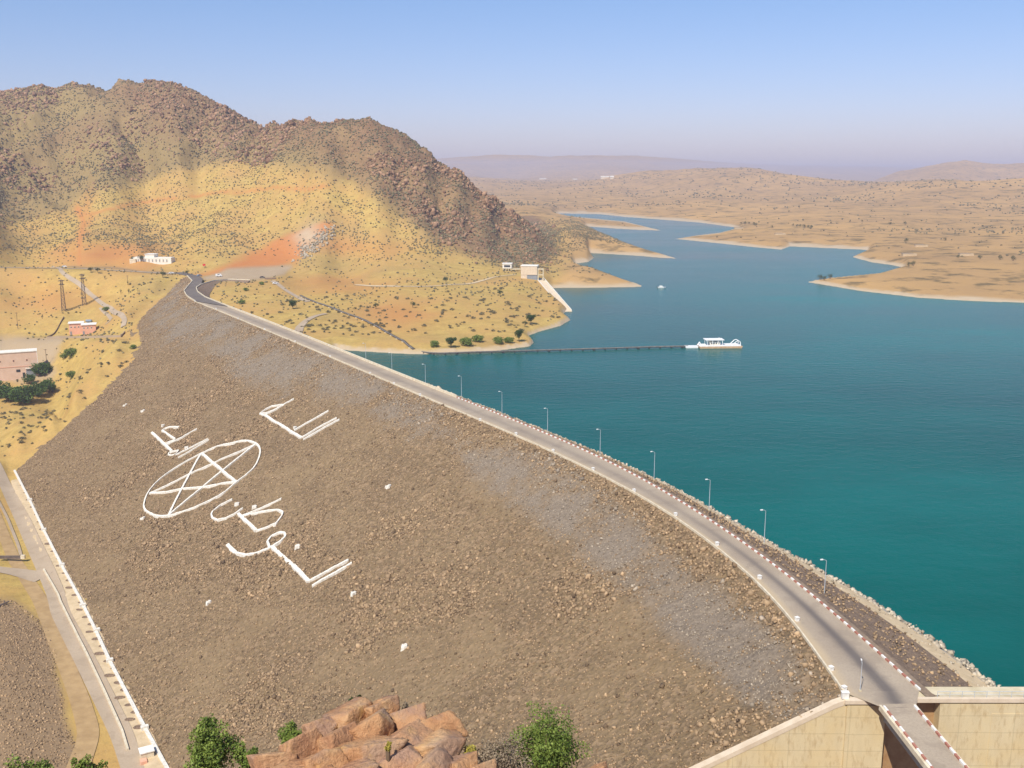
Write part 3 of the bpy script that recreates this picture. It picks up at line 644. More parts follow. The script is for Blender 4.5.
# ------------------------------------------------------------------ street lamps on the upstream shoulder
def lamp(loc, ang, label):
    e = empty('street_lamp', loc, ang); tag(e, label, 'street lamp', 'street lamps along the crest road')
    MB().box(-.25, .25, -.25, .25, 0, .3).build('base', M['concrete'], e)
    MB().bar((0, 0, .3), (0, 0, 8.0), .09, .05, 8).build('pole', M['steel'], e)
    MB().tube([(0, 0, 7.95), (.35, 0, 8.2), (.9, 0, 8.28)], .05).build('arm', M['steel'], e)
    MB().prism([(.8, -.13), (1.4, -.1), (1.4, .1), (.8, .13)], 8.22, 8.42).build('lamp_head', M['white_metal'], e)
    return e
LAMPS = [(824.5, 577), (764, 544), (709, 510.5), (654, 480), (600, 455.5), (547.5, 432.5), (502, 414), (461.5, 397), (425.5, 384), (392, 371.5), (366, 361)]
TXT = ['nearest street lamp, standing partly down the upstream bank', 'second nearest street lamp on the lake side of the road', 'third street lamp from the near end of the dam', 'fourth street lamp from the near end of the dam',
       'fifth street lamp from the near end of the dam', 'middle street lamp of the row, sixth from the near end', 'seventh street lamp from the near end of the dam', 'eighth street lamp from the near end of the dam',
       'third farthest street lamp along the crest road', 'second farthest street lamp along the crest road', 'farthest street lamp where the lake meets the tongue of land']
for i, p in enumerate(LAMPS):
    q = at_z(p[0], p[1], ZC-.05)
    if i == 0: q = at_z(824, 597, ZC-2.6)                                  # stands lower on the bank
    j = np.argmin(np.linalg.norm(R2-q[:2], axis=1)); d = R2[min(j+1, len(R2)-1)]-R2[max(j-1, 0)]; nn = np.array([-d[1], d[0]])
    lamp(q, math.atan2(nn[1], nn[0]), TXT[i])
o = lamp((at_z(860, 691, ZC+.06)), R(80), 'slim grey street lamp at the bridge end beside the downstream parapet'); o.scale = (.8, .8, .62)

# ------------------------------------------------------------------ concrete end wall, wing wall, bridge
m, t, b = new_mat('stained_concrete', .92, .15); tc0 = nd(t, 'ShaderNodeTexCoord').outputs['Object']
mp = nd(t, 'ShaderNodeMapping'); mp.inputs['Scale'].default_value = (1, 1, .3); t.links.new(tc0, mp.inputs[0])
f1 = noise_n(t, .35, 6, .65, mp.outputs[0]); f2 = noise_n(t, .15, 4, .6, tc0); f3 = noise_n(t, 1.6, 4, .6, mp.outputs[0])
c = mixc(t, ramp(t, f1, [(.35, 0), (.65, 1)]), (.68, .56, .34), (.60, .49, .30)); c = mixc(t, ramp(t, f2, [(.45, 0), (.7, .8)]), c, (.66, .51, .27)); c = mixc(t, ramp(t, f3, [(.52, 0), (.75, .6)]), c, (.40, .27, .13))
sx = nd(t, 'ShaderNodeSeparateXYZ'); t.links.new(tc0, sx.inputs[0])
def joint(o_, period, w_):
    p_ = math_n(t, 'PINGPONG', o_, period/2); return ramp(t, math_n(t, 'DIVIDE', p_, w_), [(.0, .78), (1.0, 1.0)])
c = mixc(t, .8, c, joint(sx.outputs[2], 3.0, .12), 'MULTIPLY'); c = mixc(t, .8, c, joint(sx.outputs[0], 9.0, .12), 'MULTIPLY')
t.links.new(c, b.inputs['Base Color']); bump(t, b, f1, .2, .05); M['wall'] = m
M['rust_wall'] = noisy('rust_stained_concrete', (.30, .13, .035), (.46, .22, .06), .6, .95)
M['rust_and_shade'] = noisy('rusty_shaded_concrete', (.34, .19, .085), (.46, .30, .15), .5, .95)  # rust tint plus the shade under the bridge, put into the brown
M['cap'] = noisy('light_concrete_cap', (.60, .48, .34), (.70, .58, .43), .6, .9)
YW = CR[0, 1]
x0 = CR[0, 0]
ew = empty('spillway_wall', (x0, YW, ZC)); tag(ew, 'stained buff concrete wall closing the near end of the dam', 'wall')
def atw(px, py):                                             # pixel -> point on the wall plane
    d = ray(px, py); tt = YW/d[1]; return CAM+d*tt
xa = atw(845, 706)[0]; xb = atw(883, 715)[0]
fy = lambda x: YW
# main left block (proud), recessed part behind the bridge, right wall
mb = MB(); mb.box(xa-x0, xb-x0, -1.0, 4, -66, -.9); mb.build('buttress', M['wall'], ew)
mb = MB(); mb.box(xb-x0, xb+9.0-x0, 1.6, 4, -66, -.9); mb.build('recess_panel', M['rust_and_shade'], ew)
mb = MB(); mb.box(xb-x0+.01, xb-x0+1.1, 1.5, 1.59, -66, -.95); mb.build('rust_streak', M['rust_wall'], ew)
mb = MB(); mb.box(xb+9.0-x0, 120, -.4, 4, -66, -.9); mb.build('right_wall', M['wall'], ew)
mb = MB(); mb.box(xb+17.5-x0, xb+17.5+33-x0, -.46, -.41, -30, -2.6).build('wall_panel', M['wall'], ew)
MB().box(xa-x0-.4, xb-x0, -1.1, .2, -.6, .06).box(xb-x0+.002, 120, -.55, .2, -.6, .055).build('coping', M['cap'], ew)
MB().box(xa-x0, 120, .21, 3.9, -.89, -.2).build('walkway', M['concrete'], ew)
# wing wall following the face's near edge
mb = MB()
def fe(tq): return face_pt(0.0, tq)
prof = [(xa+.5, ZC-.2), (xa-.4, ZC-.1)]
for tq in np.linspace(.02, 1, 12): q = fe(tq); prof.append((q[0]-.2, q[2]+.55))
prof += [(prof[-1][0], -62), (xa+.5, -62)]
ww = empty('wing_wall', (xa, YW, ZC)); tag(ww, 'sloping buff concrete wing wall holding the foot of the stones', 'wall')
MB().prism_y([(x-xa, z-ZC) for x, z in prof], -.75, .5).build('wall_face', M['wall'], ww)
top = prof[1:-2]; capf = [(x-xa, z-ZC+.06) for x, z in top]+[(x-xa, z-ZC-.8) for x, z in top[::-1]]
MB().prism_y(capf, -.82, .6).build('sloping_coping', M['cap'], ww)
# bridge
zb = ZC+.35
bl = [at_z(883.5, 708, zb), at_z(931, 768, zb)]; brr = [at_z(911.5, 702, zb), at_z(966, 768, zb)]
a0, b0 = bl[0][:2], brr[0][:2]; da = (bl[1][:2]-a0)/np.linalg.norm(bl[1][:2]-a0); db = (brr[1][:2]-b0)/np.linalg.norm(brr[1][:2]-b0); dd = (da+db)/2; dd /= np.linalg.norm(dd)
wid = abs((b0-a0)@np.array([-dd[1], dd[0]])); nrm = np.array([-dd[1], dd[0]])
if (b0-a0)@nrm < 0: nrm = -nrm
start = a0-dd*1.2; Lb = 62
be = empty('road_bridge', (start[0], start[1], ZC)); tag(be, 'narrow road bridge with painted kerbs crossing the spillway towards the viewer', 'bridge')
u = lambda along, across, z: (dd[0]*along+nrm[0]*across, dd[1]*along+nrm[1]*across, z)
def bbox(name, a0_, a1_, c0, c1, z0, z1, mat):
    V = [u(a, c, z) for z in (z0, z1) for a in (a0_, a1_) for c in (c0, c1)]
    F = [(0, 1, 3, 2), (4, 6, 7, 5), (0, 4, 5, 1), (2, 3, 7, 6), (0, 2, 6, 4), (1, 5, 7, 3)]
    return np_mesh(name, V, F, mat, be)
M['deck_side'] = noisy('grey_bridge_concrete', (.26, .24, .21), (.36, .33, .28), .5, .9)
bbox('deck', 0, Lb, 0, wid, -.6, .34, M['asphalt'])
bbox('girder', 1, Lb, .25, .8, -2.0, -.6, M['deck_side']); bbox('girder', 1, Lb, wid-.8, wid-.25, -2.0, -.6, M['deck_side'])
bbox('edge_beam', .3, Lb, -.35, 0, -.45, .40, M['cream']); bbox('edge_beam', .3, Lb, wid, wid+.35, -.45, .40, M['cream'])
for c0 in (.15, wid-.15):
    P = np.array([[start[0]+dd[0]*a+nrm[0]*c0-start[0], start[1]+dd[1]*a+nrm[1]*c0-start[1]] for a in (1.0, Lb)])
    kk = striped(P, .3, .33, .34, 'painted_kerb', 1.5); kk.parent = be
# joint from the crest road onto the bridge
c0_, c1_ = L2[0], R2[0]
q0, q1 = start+dd*1.2, start+dd*1.2+nrm*wid
uu, vv = np.meshgrid(np.linspace(0, 1, 28), np.linspace(0, 1, 12)); ea = c0_[None, None]*(1-uu[..., None])+c1_*uu[..., None]; eb = q0[None, None]*(1-uu[..., None])+q1*uu[..., None]
G = np.concatenate([ea*(1-vv[..., None])+eb*vv[..., None], (ZC+.062+.283*vv)[..., None]], -1); ii = np.arange(12*28).reshape(12, 28)
jo = np_mesh('road_apron', G.reshape(-1, 3), np.stack([ii[:-1, :-1], ii[:-1, 1:], ii[1:, 1:], ii[1:, :-1]], -1).reshape(-1, 4), M['asphalt']); tag(jo, kind='structure')
attr(jo, 'wear', np.clip(np.exp(-((uu-.60+.08*vv)/(.10+.15*vv))**2), 0, 1).reshape(-1)); attr(jo, 'sandy', (sstep(.2, .04, uu)*(1-vv)).reshape(-1))
if jo.data.polygons[0].normal.z < 0: jo.data.flip_normals()
# railings on the wall top
def railing(xs, xe, y, label):
    e = empty('railing', (xs, y, ZC+.06)); tag(e, label, 'railing'); L = xe-xs
    MB().bar((0, 0, 1.1), (L, 0, 1.1), .045).build('top_rail', M['steel'], e); MB().bar((0, 0, .6), (L, 0, .6), .035).build('middle_rail', M['steel'], e)
    p0 = None
    for k in range(int(L/2)+1):
        if p0 is None: p0 = MB().bar((0, 0, 0), (0, 0, 1.1), .045).build('post', M['steel'], e)
        else: c = p0.copy(); COL.objects.link(c); c.location = (k*2, 0, 0)
railing(R2[0][0]+2.0, R2[0][0]+60, YW-.1, 'grey pipe railing along the lake edge of the concrete wall top')
MB().box(-.55, .55, -.35, .35, 0, 1.0).box(-.62, .62, -.42, .42, 1.0, 1.12).build('gate_pillar', M['white_paint'], None, False, (xa-.2, YW-.2, ZC+.06))
tag(bpy.data.objects['gate_pillar'], 'white painted pillar where the parapet meets the concrete wall', 'pillar')

# ------------------------------------------------------------------ loose stones (stuff)
CUBE = np.array([(x, y, z) for z in (-1, 1) for y in (-1, 1) for x in (-1, 1)], float)
CF = np.array([(0, 2, 3, 1), (4, 5, 7, 6), (0, 1, 5, 4), (2, 6, 7, 3), (0, 4, 6, 2), (1, 3, 7, 5)])
def rand_rot(n):
    q = rng.normal(size=(n, 4)); q /= np.linalg.norm(q, axis=1)[:, None]; w_, x, y, z = q.T
    return np.stack([np.stack([1-2*(y*y+z*z), 2*(x*y-z*w_), 2*(x*z+y*w_)], -1), np.stack([2*(x*y+z*w_), 1-2*(x*x+z*z), 2*(y*z-x*w_)], -1), np.stack([2*(x*z-y*w_), 2*(y*z+x*w_), 1-2*(x*x+y*y)], -1)], 1)
def stones(name, P, size, mat, tint):
    n = len(P); v = CUBE[None]*rng.uniform(.45, 1.0, (n, 8, 3))*rng.uniform(.6, 1.1, (n, 1, 3))*size[:, None, None]*.55
    v = np.einsum('nij,nkj->nki', rand_rot(n), v)+P[:, None, :]
    F = (CF[None]+(np.arange(n)*8)[:, None, None]).reshape(-1, 4)
    o = np_mesh(name, v.reshape(-1, 3), F, mat); attr(o, 'tint', np.repeat(tint, 8)); return tag(o, kind='stuff')
M['stone_brown'] = tinted('brown_stones', (.13, .088, .052), (.53, .365, .21), .95)
M['stone_grey'] = tinted('grey_stones', (.19, .155, .115), (.50, .41, .305), .95)
M['stone_pale'] = tinted('pale_stones', (.27, .225, .16), (.66, .57, .43), .95)
# pale riprap along the waterline, dark rubble above it
def bank_stones(d0, d1, zf, n, mat, lo, hi, ymax, name):
    i = rng.integers(0, len(Rup)-1, n); i = i[Rup[i, 1] < ymax]; n = len(i); d = rng.uniform(d0, d1, n)
    T_n = (offset(Rup, 1.0)-Rup)[i]; fk = 1.18-.33*sstep(165, 245, Rup[i, 1]); p = Rup[i]+rng.uniform(-.8, .8, (n, 2))+T_n*(d*fk)[:, None]
    z = np.interp(d, [r[0] for r in rows], [r[1] for r in rows]); sz = lo+(hi-lo)*rng.beta(1.3, 4, n)
    stones(name, np.c_[p, z+.1*sz], sz, mat, np.clip(rng.normal(.5, .22, n), 0, 1))
bank_stones(16.8, 20.6, None, 4200, M['stone_pale'], .5, 1.9, 420, 'riprap_stones')
bank_stones(3.0, 12.4, None, 5200, M['stone_brown'], .25, 1.0, 420, 'bank_stones')
bank_stones(12.6, 16.5, None, 700, M['stone_pale'], .2, .7, 420, 'berm_stones')

# ------------------------------------------------------------------ white stone writing and star on the face
def on_face_xyz(px, py, lift=.5):
    s, t = on_face(px, py); p = face_pt(s, t); p[2] += face_disp(p[None, 0], p[None, 1], np.array([t]))[0]; return p
STROKES = []
def ribbon(mb, pts, wdt, closed=False, lift=.62):
    STROKES.append(([tuple(p) for p in pts], 1.5)); wdt = wdt*.66; ST = resample(np.array([(lambda st: (st[0], st[1]*150))(on_face(*p)) for p in pts]), 1.0); P = face_pt(ST[:, 0], ST[:, 1]/150); dz_ = face_disp(P[:, 0], P[:, 1], ST[:, 1]/150, .0); P[:, 2] += np.convolve(np.pad(dz_, 4, 'edge'), np.ones(9)/9, 'valid')
    n = len(P); T = np.gradient(P, axis=0); T /= np.linalg.norm(T, axis=1)[:, None]+1e-9
    nrm_ = np.array([-.38, -.22, .9]); Sd = np.cross(T, nrm_); Sd /= np.linalg.norm(Sd, axis=1)[:, None]
    wob_ = 1+.2*fbm(P[:, 0]*1.3, P[:, 1]*1.3, 2, 15)[:, None]
    k = len(mb.v); up_ = np.array([0, 0, lift])+np.c_[np.zeros((n, 2)), .12*fbm(P[:, 0]/1.5, P[:, 1]/1.5, 2, 19)]
    L_, R_ = P+Sd*wdt/2*wob_, P-Sd*wdt/2*wob_
    for i in range(n): mb.v += [tuple(L_[i]+up_[i]), tuple(R_[i]+up_[i]), tuple(L_[i]-(0, 0, .5)), tuple(R_[i]-(0, 0, .5))]
    for i in range(n-1):
        a = k+4*i; c = a+4
        mb.f += [(a, a+1, c+1, c), (a, c, c+2, a+2), (a+1, a+3, c+3, c+1)]
    e = k+4*(n-1); mb.f += [(k, k+2, k+3, k+1), (e, e+1, e+3, e+2)]
def blobs(mb, p, r):
    q = on_face_xyz(*p); k = len(mb.v)
    for i in range(8):
        a = 2*math.pi*i/8; rr_ = r*(1+.25*math.sin(3*a+p[0])); mb.v += [(q[0]+rr_*math.cos(a), q[1]+rr_*math.sin(a), q[2]-.8), (q[0]+rr_*.8*math.cos(a), q[1]+rr_*.8*math.sin(a), q[2]+.7)]
    for i in range(8): j = (i+1) % 8; mb.f.append((k+2*i, k+2*j, k+2*j+1, k+2*i+1))
    mb.f.append(tuple(k+2*i+1 for i in range(8)))
M['whitewash'] = noisy('whitewashed_stone', (.60, .55, .45), (.86, .83, .75), 1.7, .9, .3, .1)
z1 = lambda pts: [(120+x/5.907, 400+y/5.907) for x, y in pts]
z2 = lambda pts: [(200+x/3.659, 390+y/3.659) for x, y in pts]
def word(name, label, strokes, dots, cat='stone writing'):
    mb = MB()
    for pts, wd_ in strokes: ribbon(mb, pts, wd_)
    for p, r in dots: blobs(mb, p, r)
    o = mb.build(name, M['whitewash']); tag(o, label, cat, 'words laid in white stones on the dam face'); return o
word('stone_word', 'white stone Arabic word laid on the dam face left of the circled star', [
    (z1([(187, 192), (247, 248), (305, 303)]), 1.7), (z1([(325, 232), (247, 184), (262, 172), (290, 163), (348, 162)]), 1.2), (z1([(325, 234), (262, 258)]), 1.0), (z1([(455, 170), (365, 220), (270, 268)]), 1.0),
    (z1([(285, 327), (290, 313), (320, 302), (346, 298), (338, 312), (318, 328), (298, 331), (285, 327)]), .9), (z1([(520, 231), (425, 281), (328, 331)]), 1.0), (z1([(526, 240), (440, 290), (343, 345)]), .9)], [(z1([(255, 152)])[0], 1.0), (z1([(395, 281)])[0], 1.0)])
word('stone_word', 'white stone Arabic word nearest the crest road, of five straight strokes', [
    (z2([(240, 95), (305, 137), (372, 180)]), 1.5), (z2([(240, 96), (218, 86), (240, 70), (262, 58), (290, 54), (310, 52), (278, 67), (240, 84), (220, 86)]), .8), (z2([(238, 92), (290, 62), (343, 32)]), 1.0),
    (z2([(345, 150), (410, 114), (470, 80)]), 1.0), (z2([(372, 179), (436, 142), (500, 108)]), 1.0), (z2([(378, 188), (440, 152), (510, 113)]), 1.0)], [(z2([(348, 140)])[0], .9)])
word('stone_word', 'long white stone Arabic word laid lowest on the dam face below the circled star', [
    (z2([(118, 403), (75, 425), (47, 448), (41, 460), (45, 470), (62, 478), (95, 472), (130, 455), (157, 437)]), 1.0), (z2([(140, 456), (172, 486), (205, 515)]), 1.6),
    (z2([(205, 516), (240, 506), (280, 489), (299, 463), (303, 449), (285, 444), (230, 451), (155, 463)]), 1.0), (z2([(160, 461), (230, 432), (298, 403)]), .9),
    (z2([(100, 566), (114, 583), (130, 596)]), 1.9), (z2([(130, 596), (165, 604), (210, 598), (250, 581), (262, 573)]), 1.2), (z2([(254, 577), (246, 556), (262, 535), (290, 523), (309, 525), (312, 538), (296, 554), (268, 571)]), 1.2),
    (z2([(262, 572), (330, 638), (398, 703)]), 1.7), (z2([(398, 703), (470, 662), (543, 620)]), 1.1), (z2([(410, 718), (480, 676), (555, 632)]), 1.1)], [(z2([(137, 420)])[0], 1.0), (z2([(200, 428)])[0], 1.1), (z2([(275, 498)])[0], .8), (z2([(358, 572)])[0], 1.1)])
em = empty('stone_emblem', on_face_xyz(203, 480)); tag(em, 'white stone circle enclosing a five pointed star on the dam face', 'stone emblem')
ring = [(140, 630), (150, 585), (180, 530), (240, 468), (330, 405), (420, 355), (480, 322), (560, 285), (640, 258), (720, 244), (780, 245), (815, 265), (830, 300), (825, 345), (800, 400), (760, 440), (690, 490), (620, 550), (540, 595), (450, 640), (370, 668), (280, 688), (210, 690), (165, 670), (145, 650), (140, 630)]
mb = MB(); ribbon(mb, smooth_line(z1(ring), 2), 1.05); o = mb.build('ring', M['whitewash'], em); o.matrix_parent_inverse.translation = -em.location
mb = MB(); st = z1([(480, 322), (285, 685), (800, 262), (175, 562), (685, 492), (480, 322)])
for k_, (a, c) in enumerate(zip(st[:-1], st[1:])):
    ribbon(mb, [a, ((a[0]+c[0])/2, (a[1]+c[1])/2), c], 1.5 if k_ == 4 else (1.5 if k_ < 2 else 1.0), lift=.62+.02*k_)
o = mb.build('star', M['whitewash'], em); o.matrix_parent_inverse.translation = -em.location
MARK = [((388, 487), 'white marker stone alone on the face, right of the upper word'), ((353, 593.5), 'white marker stone just right of the lowest stone word'), ((208, 602.5), 'white marker stone low on the face, below the star towards the toe'), ((404, 648), 'white marker stone lowest and nearest the viewer on the open face'),
        ((142.5, 411), 'small white marker stone above the left stone word, nearer to it'), ((124.5, 405), 'small white marker stone near the left edge of the face, farthest from the writing'), ((142.5, 520), 'white marker stone just below the lower tip of the circle')]
for p, lb in MARK:
    mb = MB(); blobs(mb, p, .95); blobs(mb, (p[0]+1.6, p[1]-1.0), .6); o = mb.build('marker_stone', M['whitewash']); tag(o, lb, 'marker stone')

# stones of the face, left out where the writing was laid
NST = 210000
s_ = rng.uniform(0, SMAX, NST); t_ = rng.uniform(.004, .995, NST)
q_ = face_pt(s_, t_); g1, c1, m1 = face_zones(q_, s_, t_)
sx_, sy_ = proj(q_); clear = np.ones(NST)
for pl_, w_px in STROKES: clear = np.where(seg_dist(sx_, sy_, pl_, False) < w_px, 0, clear)
keep = (clear > 0) & (rng.uniform(size=NST) < np.clip(.55+.5*c1-.5*m1+.35*g1, .1, 1)) & (sdist(q_[:, 0], q_[:, 1], FOOT) > 0)
s_, t_, q_, g1, c1, m1 = [a[keep] for a in (s_, t_, q_, g1, c1, m1)]
size = (.33+.15*rng.pareto(3.0, len(s_))).clip(.3, 1.0)*(1+.5*c1*(1-g1)-.25*g1)
q_[:, 2] += .2*size+face_disp(q_[:, 0], q_[:, 1], t_, c1)
isg = rng.uniform(size=len(s_)) < g1*.9; tint = np.clip(rng.normal(.45, .24, len(s_)), 0, 1)
stones('rockfill_stones', q_[~isg], size[~isg], M['stone_brown'], tint[~isg]); stones('rockfill_stones', q_[isg], size[isg], M['stone_grey'], tint[isg])

# ------------------------------------------------------------------ toe: white pipe, road, pits
toeL = W(PTOE, ZT)
toeP = resample(np.vstack([toeL, toeL[-1]+(toeL[-1]-toeL[-2])*.4]), 2)
tw = wall_along(toeP, .95, ZT-.5, ZT+1.0, 'toe_wall', M['whitewash']); tag(tw, 'long straight whitewashed wall along the toe of the dam', 'wall')
for p in ((30, 502), (44, 532), (62, 567.4), (83, 608), (97, 633), (110, 663.4), (145, 731)):
    q = at_z(*p, ZT); o = MB().box(-1.0, 1.0, -.6, .6, -.5, 1.6).build('wall_pier', M['whitewash'], None, False, q); o.rotation_euler = (0, 0, .5); tag(o, 'short white pier astride the whitewashed wall at the dam toe', 'pier', 'white piers along the toe wall')
def drape(name, pts_px, width, mat, lift=.25, plane=None, step=3, kind='structure', world=None):
    P = np.array(world) if world is not None else np.array([(at_z(*p, plane) if plane is not None else ground(*p))[:2] for p in pts_px])
    P = resample(smooth1(resample(P, step), 3), step); wd_ = np.interp(np.linspace(0, 1, len(P)), np.linspace(0, 1, len(np.atleast_1d(width))), np.atleast_1d(width))
    T = np.gradient(P, axis=0); T /= np.linalg.norm(T, axis=1)[:, None]+1e-9; N_ = np.stack([T[:, 1], -T[:, 0]], 1)
    cols = [P+N_*(wd_*f)[:, None] for f in (-.5, -.25, 0, .25, .5)]
    Vs = np.array([np.c_[c_, hz(c_[:, 0], c_[:, 1])+lift] for c_ in cols]).transpose(1, 0, 2); nr = len(P)
    ii = np.arange(nr*5).reshape(nr, 5); F = np.stack([ii[:-1, :-1], ii[:-1, 1:], ii[1:, 1:], ii[1:, :-1]], -1).reshape(-1, 4)
    o = np_mesh(name, Vs.reshape(-1, 3), F, mat, smooth=True)
    if o.data.polygons[0].normal.z < 0: o.data.flip_normals()
    return tag(o, kind=kind)
TOER = [(-12, 452), (2, 478), (11.7, 499), (23.4, 522.5), (35, 548), (45, 569), (56.6, 597), (60, 613), (76, 643.7), (95, 681), (110, 711.5), (122, 735.6), (134, 772), (140, 800)]
drape('toe_road', TOER, [5, 5.5, 6, 6, 5.5], M['track'], .35)
drape('toe_strip', [(15, 480), (30, 512), (56, 566), (80, 617), (107, 672), (140, 740), (155, 780)], [4, 7.5, 7.5, 7.5, 7], M['sand'], .25)
M['ochre'] = noisy('ochre_soil', (.36, .235, .11), (.46, .31, .15), .3, .97)
drape('ochre_verge', [(-10, 500), (14, 560), (40, 600), (60, 650), (80, 700), (90, 735), (70, 790)], [4, 4.5, 5, 5, 6], M['ochre'], .2)
drape('side_track', [(-40, 567), (0, 570), (20, 573), (44, 578)], [6, 6, 9], M['track'], .3)
drape('toe_path', [(-8, 488), (8, 520), (18, 545), (21, 556)], [1.2, 1.2], M['track'], .45)
kb = resample(np.array([ground(*p)[:2] for p in [(44, 571), (58.6, 596.7), (60.5, 603), (87.5, 656.9), (105, 694), (122.5, 733.4), (128, 752)]]), 2)
kk = wall_along(kb, .6, hz(kb[:, 0], kb[:, 1])+.2, hz(kb[:, 0], kb[:, 1])+.95, 'kerb', M['cream']); tag(kk, kind='structure')
pit0 = None
for k_ in range(34):
    f = k_/33; a = np.array([22, 486])*(1-f)+np.array([139, 728])*f; q = ground(a[0]+6*math.sin(k_*2.1)*f, a[1])
    if pit0 is None:
        th = np.linspace(0, 2*math.pi, 10, endpoint=False); V = [(1.6*math.cos(a_), .9*math.sin(a_), .0) for a_ in th]+[(1.2*math.cos(a_), .6*math.sin(a_), .28) for a_ in th]+[(.95*math.cos(a_), .45*math.sin(a_), .12) for a_ in th]
        F = [(i, (i+1) % 10, 10+(i+1) % 10, 10+i) for i in range(10)]+[(10+i, 10+(i+1) % 10, 20+(i+1) % 10, 20+i) for i in range(10)]+[tuple(range(20, 30))]
        pit0 = np_mesh('planting_pit', V, F, [M['rubble']]); o = pit0
    else: o = pit0.copy(); COL.objects.link(o)
    o.location = (q[0], q[1], q[2]+.3); o.rotation_euler = (0, 0, random.uniform(-.3, .3)); sc_ = random.uniform(.7, 1.25); o.scale = (sc_, sc_, sc_)
    tag(o, 'dark earth planting pit in the strip between toe wall and road', 'planting pit', 'planting pits beside the toe wall')
q = at_z(147, 757, ZT); e = empty('valve_chamber', q, .5); tag(e, 'small cream concrete chamber at the near end of the toe wall', 'chamber')
MB().box(-1.6, 1.6, -1.4, 1.4, 0, 2.0).build('body', M['cream'], e); MB().box(-1.8, 1.8, -1.6, 1.6, 2.0, 2.25).build('lid', M['white_paint'], e); MB().box(-2.0, -.4, -3.4, -1.62, 0, .9).build('step', M['salmon'], e)
q = at_z(12, 558.5, ZT+.4); e = empty('culvert_wall', q); tag(e, 'long dark culvert headwall with pale end blocks beside the toe road', 'headwall')
MB().box(-5, 3.6, -.4, .4, 0, 1.1).build('headwall', M['rust_steel'], e); MB().box(3.6, 5.2, -.5, .5, 0, 1.4).build('end_block', M['cream'], e)
# shed-like dark thing lying on the gravel bank at the left edge
q = ground(3, 606); e = empty('dead_log', q, 1.0); tag(e, 'dark weathered log lying on the gravel bank at the left edge', 'log')
MB().bar((-2.6, 0, .4), (2.6, .4, .7), .5, .22, 8).bar((.6, .2, .6), (1.6, 1.3, 1.2), .16, .08, 6).build('trunk', M['rust_steel'], e)

# ------------------------------------------------------------------ vegetation builders
ICO_T = (1+5**.5)/2
ICO = np.array([(-1, ICO_T, 0), (1, ICO_T, 0), (-1, -ICO_T, 0), (1, -ICO_T, 0), (0, -1, ICO_T), (0, 1, ICO_T), (0, -1, -ICO_T), (0, 1, -ICO_T), (ICO_T, 0, -1), (ICO_T, 0, 1), (-ICO_T, 0, -1), (-ICO_T, 0, 1)])/1.9
IF = np.array([(0, 11, 5), (0, 5, 1), (0, 1, 7), (0, 7, 10), (0, 10, 11), (1, 5, 9), (5, 11, 4), (11, 10, 2), (10, 7, 6), (7, 1, 8), (3, 9, 4), (3, 4, 2), (3, 2, 6), (3, 6, 8), (3, 8, 9), (4, 9, 5), (2, 4, 11), (6, 2, 10), (8, 6, 7), (9, 8, 1)])
def leaf_cloud(centers, radii, per, lsz, flat=1.0, r=None):
    """many leaf faces spread through clumps -> V, F, tint"""
    r = r or rng; n = len(centers)*per
    c = np.repeat(np.asarray(centers, float), per, 0); ra = np.repeat(np.asarray(radii, float), per)
    d = r.normal(size=(n, 3)); d /= np.linalg.norm(d, axis=1)[:, None]; p = c+d*(ra*r.uniform(.35, 1, n)**.6)[:, None]*np.array([1, 1, flat])
    a = r.normal(size=(n, 3)); a /= np.linalg.norm(a, axis=1)[:, None]; b_ = np.cross(a, r.normal(size=(n, 3))); b_ /= np.linalg.norm(b_, axis=1)[:, None]+1e-9
    L_ = lsz*r.uniform(.6, 1.4, n)[:, None]; q = np.stack([p-a*L_*.5, p+b_*L_*.32, p+a*L_*.5, p-b_*L_*.32], 1)
    tc_ = np.repeat(r.uniform(0, 1, len(centers)), per); ti = np.clip(.55*tc_+.45*r.uniform(0, 1, n), 0, 1)
    return q.reshape(-1, 3), np.arange(n*4).reshape(-1, 4), np.repeat(ti, 4)
def foliage(name, parent, centers, radii, per, lsz, mat, flat=1.0):
    V_, F_, ti = leaf_cloud(centers, radii, per, lsz, flat); o = np_mesh(name, V_, F_, mat, parent); attr(o, 'tint', ti); return o
def crown_pts(n, rx, rz, zc, sub):
    P = []
    while len(P) < n:
        d = rng.normal(size=3); d /= np.linalg.norm(d); P.append((d*np.array([rx, rx, rz])*rng.uniform(.35, .95))+(0, 0, zc))
    return np.array(P), rng.uniform(.75, 1.3, n)*sub
def tree_proto(name, h, rx, mat, label, cat='tree', per=70, clumps=26, trunk=.35):
    e = empty(name, (0, 0, -50)); tag(e, label, cat)
    mb = MB(); zc = h*trunk+(h*(1-trunk))/2; mb.bar((0, 0, -.5), (.1*rx, 0, zc), h*.035, h*.018, 7)
    for k in range(5):
        a = k*1.26+.4; mb.bar((.05*rx, 0, h*trunk*.7), (rx*.6*math.cos(a), rx*.6*math.sin(a), zc+h*.1*math.sin(k*2.)), h*.016, h*.006, 5)
    mb.build('trunk', M['trunk'], e); P, r_ = crown_pts(clumps, rx*.8, h*(1-trunk)/2*.85, zc, rx*.33); foliage('crown', e, P, r_, per, rx*.13, mat, .8); return e
def place(proto, p, s=1.0, rz=None, label=None, group=None, first=set()):
    if proto.name not in first: first.add(proto.name); o = proto
    else: o = copy_tree(proto)
    o.location = p; o.rotation_euler = (0, 0, random.uniform(0, 6.28) if rz is None else rz); o.scale = (s,)*3 if np.isscalar(s) else s
    if label: o['label'] = label
    if group: o['group'] = group
    return o
